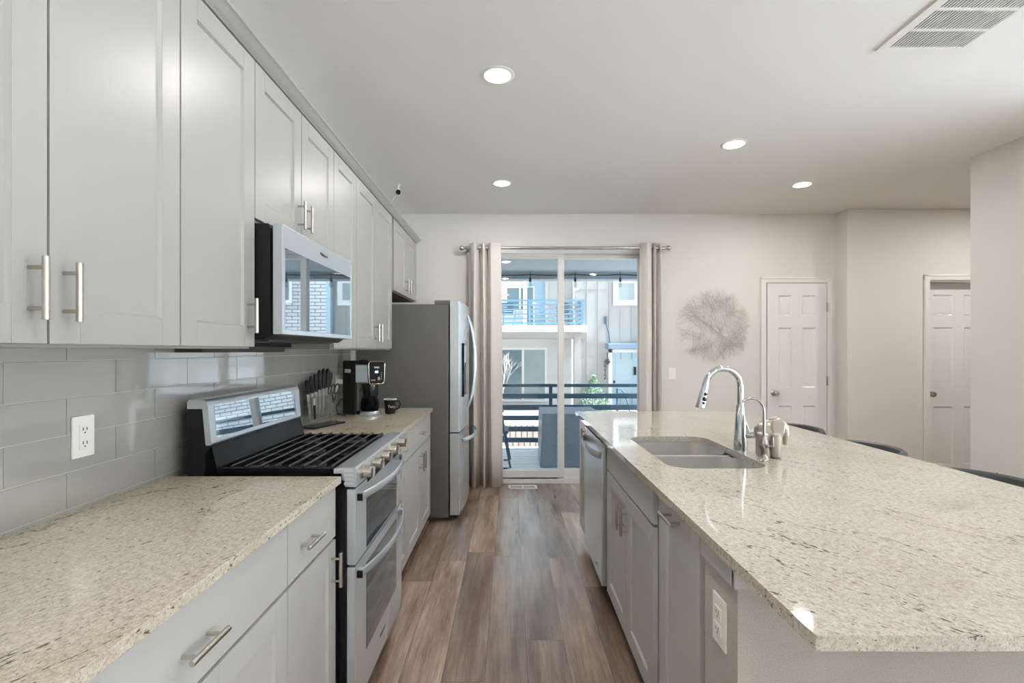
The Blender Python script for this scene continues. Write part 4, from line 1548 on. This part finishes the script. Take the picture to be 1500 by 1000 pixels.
def curtain(label, plan, flare, side):
    """plan: (x, y offset from the rod) of each fold crest and valley"""
    t = thing('curtain', label, 'curtain', (sum(p[0] for p in plan) / len(plan), 4.90, 0.01))
    pts = []
    n = len(plan)
    for i in range(n - 1):
        for k in range(8):
            s = k / 8
            s2 = (1 - math.cos(PI * s)) / 2
            pts.append((plan[i][0] + (plan[i + 1][0] - plan[i][0]) * (0.6 * s + 0.4 * s2), plan[i][1] + (plan[i + 1][1] - plan[i][1]) * s2))
    pts.append(plan[-1])
    b = B()
    zs = [0.012, 0.35, 0.9, 1.5, 2.0, 2.25, 2.425]
    xc = plan[0][0] if side < 0 else plan[-1][0]
    cols = []
    for j, z in enumerate(zs):
        f = (1 - z / 2.43)
        row = []
        for i, (x, y) in enumerate(pts):
            xx = x + (x - xc) * flare * f + 0.004 * math.sin(z * 3 + i)
            row.append(b.verts.new((xx, 4.90 + y * (1 + 0.25 * f) + 0.003 * math.sin(2.2 * z + i * 0.7), z)))
        cols.append(row)
    for r0, r1 in zip(cols, cols[1:]):
        for i in range(len(r0) - 1):
            b.faces.new([r0[i], r0[i + 1], r1[i + 1], r1[i]])
    o = obj('drape', b, 'curtain', t)
    md = o.modifiers.new('thickness', 'SOLIDIFY'); md.thickness = 0.003; md.offset = 0
    for p in o.data.polygons:
        p.use_smooth = True
    for i in range(n - 1):
        x = (plan[i][0] + plan[i + 1][0]) / 2
        b = B()
        tube(b, [(x + 0.0, 4.90 + 0.021 * math.cos(a), 2.38 + 0.021 * math.sin(a)) for a in [2 * PI * k / 18 for k in range(18)]], 0.0035, 8, closed=True)
        obj('grommet', b, 'nickel', t)


curtain('beige linen curtain gathered left of the sliding door, next to the refrigerator', [(-0.412, 0.015), (-0.355, -0.062), (-0.300, 0.045), (-0.262, -0.060), (-0.228, 0.045), (-0.190, -0.055), (-0.085, -0.020)], 0.05, -1)
curtain('beige linen curtain gathered right of the sliding door, next to the wall art', [(1.285, -0.015), (1.350, -0.060), (1.402, -0.03), (1.416, 0.045), (1.436, -0.055), (1.462, 0.045), (1.492, -0.045), (1.512, 0.03)], 0.02, 1)

# floor register
t = thing('floor_register', 'small white floor vent in front of the sliding door', 'vent', (0.127, 4.885, 0))
b = B()
rx0, rx1, ry0, ry1 = -0.016, 0.270, 4.815, 4.955
bx(b, rx0, rx1, ry0, ry0 + 0.022, 0.0005, 0.006, 0.001); bx(b, rx0, rx1, ry1 - 0.022, ry1, 0.0005, 0.006, 0.001)
bx(b, rx0, rx0 + 0.022, ry0, ry1, 0.0005, 0.006, 0.001); bx(b, rx1 - 0.022, rx1, ry0, ry1, 0.0005, 0.006, 0.001)
bx(b, 0.121, 0.133, ry0, ry1, 0.0005, 0.006, 0.001)
obj('frame', b, 'plastic', t)
b = B()
for k in range(24):
    x = rx0 + 0.026 + k * 0.0101
    bx(b, x, x + 0.0030, ry0 + 0.02, ry1 - 0.02, 0.0013, 0.0022)
bx(b, rx0, rx1, (ry0 + ry1) / 2 - 0.003, (ry0 + ry1) / 2 + 0.003, 0.0015, 0.005)
obj('slats', b, 'plastic', t)
b = B(); bx(b, rx0 + 0.01, rx1 - 0.01, ry0 + 0.01, ry1 - 0.01, 0.0004, 0.0012); obj('duct', b, 'dark', t)

# ------------------------------------------------------------------ ceiling fixtures
def downlight(label, x, y, power=LAMP_W):
    t = thing('ceiling_light', label, 'light', (x, y, H), 0, 'recessed ceiling lights')
    b = B(); lathe(b, [(0.066, 0.0), (0.084, 0.0), (0.084, -0.002), (0.070, -0.006), (0.066, -0.005), (0.066, 0.0)], 32, 0, Matrix.Translation((x, y, H)))
    obj('trim_ring', b, 'plastic', t)
    b = B(); lathe(b, [(0, -0.0015), (0.066, -0.0015), (0.066, -0.004), (0.055, -0.008), (0.035, -0.0105), (0, -0.0115)], 32, 0, Matrix.Translation((x, y, H)))
    obj('diffuser', b, 'lamp', t)
    l = bpy.data.lights.new('lamp_light', 'AREA')
    l.shape = 'DISK'; l.size = 0.128; l.energy = power; l.color = LAMP_COL
    lo = bpy.data.objects.new('lamp_light', l)
    C.objects.link(lo); lo.parent = t
    lo.location = (0, 0, -0.013)
    return t


downlight('lit recessed ceiling light nearest the camera, above the walkway', -0.062, 2.471)
downlight('lit recessed ceiling light above the walkway near the curtain rod', -0.068, 4.064)
downlight('lit recessed ceiling light above the island', 1.502, 3.297)
downlight('lit recessed ceiling light closest to the two white doors', 2.436, 4.098)
for x, y, lb in ((-0.09, 0.71, 'recessed ceiling light over the near end of the walkway, above the camera'), (1.50, 1.30, 'recessed ceiling light over the near end of the island'), (-0.09, -2.0, 'recessed ceiling light behind the camera, on the walkway side'),
                 (1.5, -0.9, 'recessed ceiling light behind the camera, on the island side'), (0.7, -4.2, 'recessed ceiling light near the rear wall'), (4.55, 3.75, 'recessed ceiling light in the hall by the far white door')):
    downlight(lb, x, y, 14.0 if y == 3.75 else LAMP_W)

t = thing('ceiling_vent', 'white slatted return-air vent in the ceiling above the island', 'vent', (1.89, 1.93, H))
vx0, vx1, vy0, vy1 = 1.682, 2.093, 1.60, 2.263
b = B()
for x0, x1, y0, y1 in ((vx0, vx0 + 0.038, vy0, vy1), (vx1 - 0.038, vx1, vy0, vy1), (vx0 + 0.038, vx1 - 0.038, vy0, vy0 + 0.03), (vx0 + 0.038, vx1 - 0.038, vy1 - 0.03, vy1)):
    bx(b, x0, x1, y0, y1, H - 0.008, H)
for y in (1.70, 1.845, 1.984, 2.114):
    bx(b, vx0 + 0.038, vx1 - 0.038, y - 0.007, y + 0.007, H - 0.0075, H)
obj('frame', b, 'plastic', t)
b = B()
nsl = 25
for k in range(nsl):
    x = vx0 + 0.042 + (vx1 - vx0 - 0.084) * k / (nsl - 1)
    prism(b, [(x - 0.0048, H - 0.0068), (x + 0.0022, H - 0.0068), (x + 0.0050, H - 0.0015), (x - 0.0015, H - 0.0015)], 'y', vy0 + 0.03, vy1 - 0.03)
obj('slats', b, 'plastic', t)
b = B(); bx(b, vx0 + 0.03, vx1 - 0.03, vy0 + 0.02, vy1 - 0.02, H - 0.0012, H - 0.0004); obj('duct', b, 'slot', t)

sc_ = thing('security_camera', 'small white security camera with a black face on the ceiling above the cabinets', 'camera', (-0.93, 4.10, H))
b = B(); lathe(b, [(0, 0), (0.024, 0), (0.024, -0.004), (0.014, -0.008), (0.006, -0.014), (0.006, -0.045), (0, -0.045)], 20, 0, Matrix.Translation((-0.93, 4.10, H)))
obj('mount', b, 'plastic', sc_)
b = B(); m, L = axis_mat((-0.945, 4.125, H - 0.068), (-0.922, 4.060, H - 0.076)); lathe(b, [(0, 0), (0.018, 0.002), (0.024, 0.012), (0.0245, 0.060), (0.022, 0.066), (0, 0.066)], 22, 0, m)
obj('housing', b, 'plastic', sc_)
b = B(); lathe(b, [(0, 0.0655), (0.0205, 0.0655), (0.0205, 0.0685), (0, 0.069)], 22, 0, m); obj('lens', b, 'blackgloss', sc_)
b = B(); tube(b, [(-0.945, 4.125, H - 0.075), (-0.965, 4.11, H - 0.10), (-0.985, 4.08, H - 0.16), (-0.99, 4.07, H - 0.24), (-1.0, 4.08, UT + 0.033)], 0.0028, 8); obj('cable', b, 'plastic', sc_)

# ------------------------------------------------------------------ balcony outside the sliding door
b = B()
y = 5.145
while y < 7.12:
    bx(b, -2.2, 4.2, y, min(y + 0.132, 7.12), -0.07, -0.03, 0.014)
    y += 0.146
bx(b, -2.2, 4.2, 5.145, 7.12, -0.20, -0.071, 0, 2, 1)
struct('deck', b, ['deck', 'slot'])
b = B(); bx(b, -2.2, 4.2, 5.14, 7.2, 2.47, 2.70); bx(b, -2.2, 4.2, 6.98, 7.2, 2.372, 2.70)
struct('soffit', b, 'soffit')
b = B(); bx(b, -2.4, -1.4, 4.99, 5.14, -0.3, 3.0); bx(b, 3.37, 6.2, 5.1401, 5.2, -0.3, 3.0)
struct('wall_exterior', b, 'siding')
br = thing('balcony_railing', 'dark navy horizontal-bar railing round the balcony', 'railing', (0.9, 7.0, -0.03))
for z0, z1 in ((0.838, 0.884), (0.676, 0.746), (0.512, 0.586), (0.362, 0.432), (0.206, 0.276), (0.052, 0.118)):
    b = B(); bx(b, -2.15, 4.15, 6.985, 7.015, z0, z1, 0.004)
    obj('rail', b, 'navy', br)
for x in (-1.5, 0.582, 2.65):
    b = B(); bx(b, x - 0.024, x + 0.024, 7.016, 7.06, -0.03, 0.86, 0.003)
    obj('post', b, 'navy', br)

# covered patio furniture
b = B()
t_ = bmesh.new()
bmesh.ops.create_cube(t_, size=1.0)
bmesh.ops.subdivide_edges(t_, edges=list(t_.edges), cuts=9, use_grid_fill=True)
rnd = random.Random(11)
for v in t_.verts:
    x, y, z = v.co
    f = 0.5 - z
    s = 1.0 + 0.06 * f
    wob = 0.012 * math.sin(9 * x + 5 * z + 3 * y) * f + rnd.uniform(-0.004, 0.004)
    v.co = ((x * 0.70) * s + wob, (y * 0.72) * s + wob, z * 0.637)
join(b, t_, 0, Matrix.Translation((0.735, 6.205, 0.2895)))
o = tag(obj('furniture_cover', b, 'cover', base=(0.735, 6.205, -0.03)), 'grey vinyl cover over boxy patio furniture on the balcony', 'furniture cover')
md = o.modifiers.new('soften', 'BEVEL'); md.width = 0.012; md.segments = 2; md.limit_method = 'ANGLE'; md.angle_limit = 0.7


# folding patio chair (near one mostly behind the left curtain; two more on the far balcony)
def flatbar(b, p, q, w=0.016, d=0.008):
    tube(b, [p, q], 1.0, 8, flat=(d, w))


pc = thing('patio_chair', 'dark blue metal patio chair behind the left curtain on our balcony', 'chair', (-0.24, 5.99, -0.03), 0)
for yy in (-0.22, 0.22):
    b = B(); tube(b, [(0.09, yy, 0.80), (0.17, yy, 0.42), (0.245, yy, 0.012), (0.16, yy - 0.01, 0.008)], 0.012, 8); obj('leg', b, 'navy', pc, local=True)
    b = B(); tube(b, [(0.22, yy * 0.9, 0.43), (-0.20, yy * 0.9, 0.012)], 0.012, 8); obj('leg', b, 'navy', pc, local=True)
    b = B(); tube(b, [(0.16, yy, 0.62), (-0.05, yy, 0.64), (-0.22, yy, 0.60)], 0.013, 8); obj('arm', b, 'navy', pc, local=True)
b = B(); bx(b, -0.22, 0.22, -0.20, 0.20, 0.415, 0.44, 0.008); obj('seat', b, 'navy', pc, local=True)
b = B(); tube(b, [(-0.19, -0.2, 0.42), (-0.29, -0.2, 0.88), (-0.29, 0.2, 0.88), (-0.19, 0.2, 0.42)], 0.012, 8)
for k in range(5):
    z = 0.50 + k * 0.08
    x = -0.19 - 0.1 * (z - 0.42) / 0.46
    bx(b, x - 0.004, x + 0.004, -0.2, 0.2, z, z + 0.05, 0.002)
obj('backrest', b, 'navy', pc, local=True)
b = B(); tube(b, [(0.205, -0.22, 0.22), (0.205, 0.22, 0.22)], 0.009, 8); tube(b, [(-0.10, -0.2, 0.12), (-0.10, 0.2, 0.12)], 0.009, 8); obj('stretcher', b, 'navy', pc, local=True)

# string lights under the soffit edge
sl = thing('string_lights', 'black cable of hanging clear bulbs under the balcony roof edge', 'string lights', (0.9, 6.90, 2.42))
b = B()
hook = [(-2.0, 2.42), (-1.28, 2.42), (-0.62, 2.42), (0.285, 2.43), (1.06, 2.43), (1.69, 2.43), (2.32, 2.43), (3.0, 2.43), (3.7, 2.43)]
hook = [(0.285 + 0.632 * k, 2.425) for k in range(-3, 6)]
pts = []
for (x0, z0), (x1, z1) in zip(hook, hook[1:]):
    for k in range(6):
        s = k / 6
        pts.append((x0 + (x1 - x0) * s, 6.90, z0 + (z1 - z0) * s - 0.022 * 4 * s * (1 - s) * 0.5))
pts.append((hook[-1][0], 6.90, hook[-1][1]))
tube(b, pts, 0.008, 8)
for x, z in hook:
    cyl(b, (x, 6.90, z), (x, 6.90, 2.472), 0.004, seg=6)
obj('cable', b, 'black', sl)
for x, z in hook:
    b = B(); cyl(b, (x, 6.90, z), (x, 6.90, z - 0.05), 0.006, seg=8); lathe(b, [(0, 0), (0.017, -0.002), (0.018, -0.055), (0.012, -0.06), (0, -0.06)], 14, 0, Matrix.Translation((x, 6.90, z - 0.045)))
    so = obj('socket', b, 'black', sl)
    b = B(); lathe(b, [(0.013, -0.104), (0.020, -0.118), (0.028, -0.145), (0.026, -0.168), (0.014, -0.182), (0, -0.185)], 16, 0, Matrix.Translation((x, 6.90, z)))
    obj('bulb', b, 'bulb', so)

# ------------------------------------------------------------------ ground and the building across
b = B(); bx(b, -30, 40, 12.2, 45, -0.95, -0.77)
struct('ground', b, 'pave')
b = B(); bx(b, -30, 40, 5.2, 12.0, -3.4, -3.2)
struct('courtyard', b, 'pave')
b = B(); bx(b, -14, 18, 11.98, 12.2, -3.2, -0.46)
struct('wall_brick', b, 'soldier')
b = B(); bx(b, -14, 18, 12.2, 13.1, -0.80, -0.48, 0.02)
struct('gravel_bed', b, 'gravel')

YF = 18.3
ab = thing('apartment_building', 'white apartment building with a blue-railed balcony across the courtyard', 'building', (2.0, YF, -0.77))
# right-hand wall with battens
b = B(); bx(b, 2.40, 5.15, YF, YF + 0.3, -0.77, 9.0)
for k in range(8):
    x = 2.46 + k * 0.415
    if x < 5.1:
        bx(b, x - 0.022, x + 0.022, YF - 0.03, YF, -0.77, 9.0)
bx(b, 2.40, 5.15, YF - 0.02, YF, 3.64, 3.68); bx(b, 2.40, 5.15, YF - 0.02, YF, 1.19, 1.23)
obj('siding', b, 'siding', ab)
b = B(); bx(b, 5.15, 12.5, YF - 0.25, YF + 0.3, -0.77, 9.0); obj('brick_wing', b, 'whitebrick', ab)
b = B(); bx(b, 5.0, 5.16, YF - 0.26, YF + 0.02, -0.77, 9.0); obj('corner_board', b, 'bluedoor', ab)
# recess behind the balcony (upper floor) and porch below
b = B(); bx(b, -9.0, 2.40, YF + 1.9, YF + 2.1, 2.2, 9.0); bx(b, 2.38, 2.42, YF, YF + 2.0, 2.2, 9.0)
obj('upper_wall', b, 'porch', ab)
b = B(); bx(b, 0.62, 1.42, YF + 1.2, YF + 1.9, 2.25, 9.0); bx(b, 0.95, 1.40, YF + 1.17, YF + 1.2, 2.25, 9.0); obj('grey_bay', b, 'siding_blue', ab)
b = B(); bx(b, 1.42, 2.40, YF + 0.4, YF + 1.9, 2.25, 9.0); bx(b, 1.36, 1.46, YF + 0.36, YF + 1.0, 2.25, 9.0); obj('white_bay', b, 'siding', ab)
b = B(); bx(b, -9.0, 2.40, YF + 0.9, YF + 1.1, -0.77, 2.0); obj('porch_wall', b, 'porch', ab)
b = B(); bx(b, 2.36, 2.60, YF - 0.25, YF + 0.02, -0.77, 2.0); bx(b, -9, 2.62, YF - 0.22, YF, 1.83, 2.02); bx(b, -9, 2.72, YF - 0.2, YF + 1.0, 1.80, 1.84); obj('porch_trim', b, 'siding', ab)
b = B(); bx(b, -9.0, 2.72, YF - 0.9, YF + 1.95, 2.02, 2.25); obj('balcony_slab', b, 'white', ab)
b = B(); bx(b, 0.49, 0.62, YF - 0.02, YF + 0.12, 2.25, 9.0); obj('column', b, 'white', ab)
b = B(); bx(b, -3.0, -2.0, YF, YF + 1.9, 2.25, 9.0); obj('side_wall', b, 'siding', ab)
b = B()
yr = YF - 0.86
for z0, z1 in ((3.10, 3.17), (2.95, 3.00), (2.79, 2.84), (2.62, 2.68), (2.46, 2.52), (2.30, 2.36)):
    bx(b, -9.0, 2.62, yr, yr + 0.04, z0, z1)
for x in (-3.2, -0.9, 0.70, 2.56):
    bx(b, x - 0.035, x + 0.035, yr - 0.01, yr + 0.06, 2.25, 3.14)
bx(b, 2.54, 2.64, yr, YF, 3.08, 3.17)
for k in range(5):
    bx(b, 2.57, 2.61, yr, YF, 2.30 + 0.16 * k, 2.36 + 0.16 * k)
obj('far_railing', b, 'farrail', ab)


def far_window(x0, x1, z0, z1, yf, mat='farglass', mull=True, fw=0.07):
    b = B()
    bx(b, x0 - fw, x0, yf - 0.05, yf, z0 - fw, z1 + fw); bx(b, x1, x1 + fw, yf - 0.05, yf, z0 - fw, z1 + fw)
    bx(b, x0, x1, yf - 0.05, yf, z1, z1 + fw); bx(b, x0, x1, yf - 0.05, yf, z0 - fw, z0)
    if mull:
        xm = (x0 + x1) / 2
        bx(b, xm - 0.04, xm + 0.04, yf - 0.045, yf, z0, z1)
    f = obj('window_frame', b, 'white', ab)
    b = B(); bx(b, x0, x1, yf - 0.012, yf - 0.004, z0, z1)
    obj('pane', b, mat, f)


s2 = (YF + 1.9) / 720.0
far_window(-0.12, 0.95, 3.05, 3.92, YF + 1.9, 'farglass', True, 0.06)
far_window(0.68, 0.92, 2.30, 3.85, YF + 1.2, 'farglass', False, 0.05)
far_window(-0.34, 1.36, -0.55, 1.38, YF + 0.9, 'farglass2', True, 0.09)
b = B(); bx(b, -0.34, 0.44, YF + 0.884, YF + 0.889, -0.55, 1.38); obj('open_pane', b, 'farglass', ab)
far_window(4.02, 4.62, 3.22, 3.86, YF - 0.03, 'farglass2', False, 0.19)
far_window(6.5, 7.3, 3.2, 4.3, YF - 0.25, 'farglass', True, 0.10)
far_window(9.3, 10.1, 3.2, 4.3, YF - 0.25, 'farglass', True, 0.10)
b = B(); bx(b, 3.80, 4.86, YF - 0.02, YF + 0.02, -0.77, 1.28); bx(b, 3.92, 4.55, YF - 0.035, YF, -0.2, 1.05); f = obj('front_door', b, 'bluedoor', ab)
b = B(); bx(b, 4.60, 4.68, YF - 0.09, YF - 0.02, 0.45, 0.75, 0.01); bx(b, 3.84, 3.90, YF - 0.07, YF - 0.02, 0.15, 0.24, 0.01); obj('door_handle', b, 'black', f)
b = B(); bx(b, 3.66, 3.80, YF - 0.05, YF, -0.77, 1.40); bx(b, 3.66, 4.95, YF - 0.05, YF, 1.28, 1.40); obj('door_frame', b, 'white', ab)
b = B(); prism(b, [(YF, 1.42), (YF, 1.62), (YF - 0.65, 1.60), (YF - 0.65, 1.42)], 'x', 3.55, 4.95); obj('awning', b, 'awning', ab)
b = B(); bx(b, 3.50, 3.58, YF - 0.16, YF - 0.03, 2.34, 2.62, 0.01); tube(b, [(3.55, YF - 0.1, 2.36), (3.66, YF - 0.08, 2.0), (3.72, YF - 0.06, 1.62)], 0.02, 6)
o = tag(obj('wall_lantern', b, 'navy', base=(3.55, YF - 0.1, 2.34)), 'dark lantern with a stay rod on the white siding above the awning', 'lantern')
hn = thing('house_number', 'vertical black house number 2212 left of the pale blue front door', 'sign', (3.535, YF - 0.06, 0.35))
for k, ch in enumerate('2212'):
    text_at('digit', ch, 0.24, (3.535, YF - 0.045, 0.86 - k * 0.165), (1, 0, 0), (0, 0, 1), 'slot', hn, depth=0.01)
b = B()
for k in range(14):
    a = k * 2.4
    tube(b, [(3.60, YF - 0.14, 0.92), (3.60 + 0.10 * math.cos(a), YF - 0.16, 0.95 + 0.12 * math.sin(a))], [0.02, 0.012], 6)
cyl(b, (3.60, YF - 0.12, 1.3), (3.60, YF - 0.12, 0.9), 0.015, seg=8)
tag(obj('hanging_basket', b, 'slot', base=(3.60, YF - 0.12, 0.9)), 'small dark hanging ornament above the house number', 'ornament')

# evergreen shrub, branches of a tree reflection, boulder, handrail
ev = thing('evergreen_shrub', 'conical pale green evergreen shrub beside the front door across the courtyard', 'shrub', (2.86, 16.9, -0.77))
b = B()
rnd = random.Random(3)
for i in range(2600):
    h = rnd.random() ** 1.25
    r = (0.62 * (1 - h) ** 0.9 + 0.015) * math.sqrt(rnd.random())
    a = rnd.uniform(0, 2 * PI)
    p = Vector((2.86 + r * math.cos(a), 16.9 + r * math.sin(a), -0.72 + 1.20 * h))
    d = Vector((math.cos(a) * 0.8 + rnd.uniform(-0.5, 0.5), math.sin(a) * 0.8 + rnd.uniform(-0.5, 0.5), rnd.uniform(0.2, 1.0))).normalized() * rnd.uniform(0.05, 0.10)
    s = d.cross(Vector((rnd.uniform(-1, 1), rnd.uniform(-1, 1), rnd.uniform(-1, 1)))).normalized() * 0.016
    q = [b.verts.new(p - s), b.verts.new(p + s), b.verts.new(p + d)]
    b.faces.new(q)
obj('foliage', b, 'leaf', ev, smooth=False)
b = B(); cyl(b, (2.86, 16.9, -0.77), (2.86, 16.9, 0.1), 0.04, 0.01, 8); obj('trunk', b, 'bark', ev)
sp_ = B()


def twig(p, d, L, r, n):
    q = p + d * L
    cyl(sp_, p, q, r, r * 0.6, 5)
    if n == 0:
        return
    for k in range(3):
        nd = (d + Vector((rnd.uniform(-0.8, 0.8), rnd.uniform(-0.4, 0.4), rnd.uniform(-0.1, 0.6)))).normalized()
        twig(p + d * L * rnd.uniform(0.55, 1.0), nd, L * 0.62, r * 0.6, n - 1)


twig(Vector((-0.30, 16.6, -0.77)), Vector((0.08, 0, 1)).normalized(), 1.05, 0.022, 4)  # modelled branches stand in for a tree reflection in the window
tag(obj('reflected_branches', sp_, 'bark', base=(-0.3, 16.6, -0.77)), 'bare pale branches standing for a tree reflection in the lower window across the courtyard', 'tree')
b = B(); ball(b, (0.63, 13.6, -0.70), 0.16, (1.5, 1, 0.55), 14)
tag(obj('boulder', b, 'bark', base=(0.63, 13.6, -0.77)), 'flat brown boulder lying beyond the gravel bed', 'rock')
b = B(); cyl(b, (3.58, 16.4, -0.77), (3.58, 16.4, 0.10), 0.035, seg=8); tube(b, [(3.58, 16.4, 0.06), (3.70, 16.4, 0.07), (3.80, 16.4, -0.05), (3.95, 16.4, -0.45), (4.0, 16.4, -0.77)], 0.022, 8)
tag(obj('handrail', b, 'navy', base=(3.58, 16.4, -0.77)), 'short dark metal handrail with a curved top near the pale blue door', 'railing')
dup(pc, (-0.05, YF - 0.15, 2.25), math.radians(-80), 'blue metal patio chair at the left on the balcony across the courtyard', 'chairs on the far balcony')
dup(pc, (1.95, YF - 0.15, 2.25), math.radians(-95), 'blue metal patio chair at the right on the balcony across the courtyard', 'chairs on the far balcony')
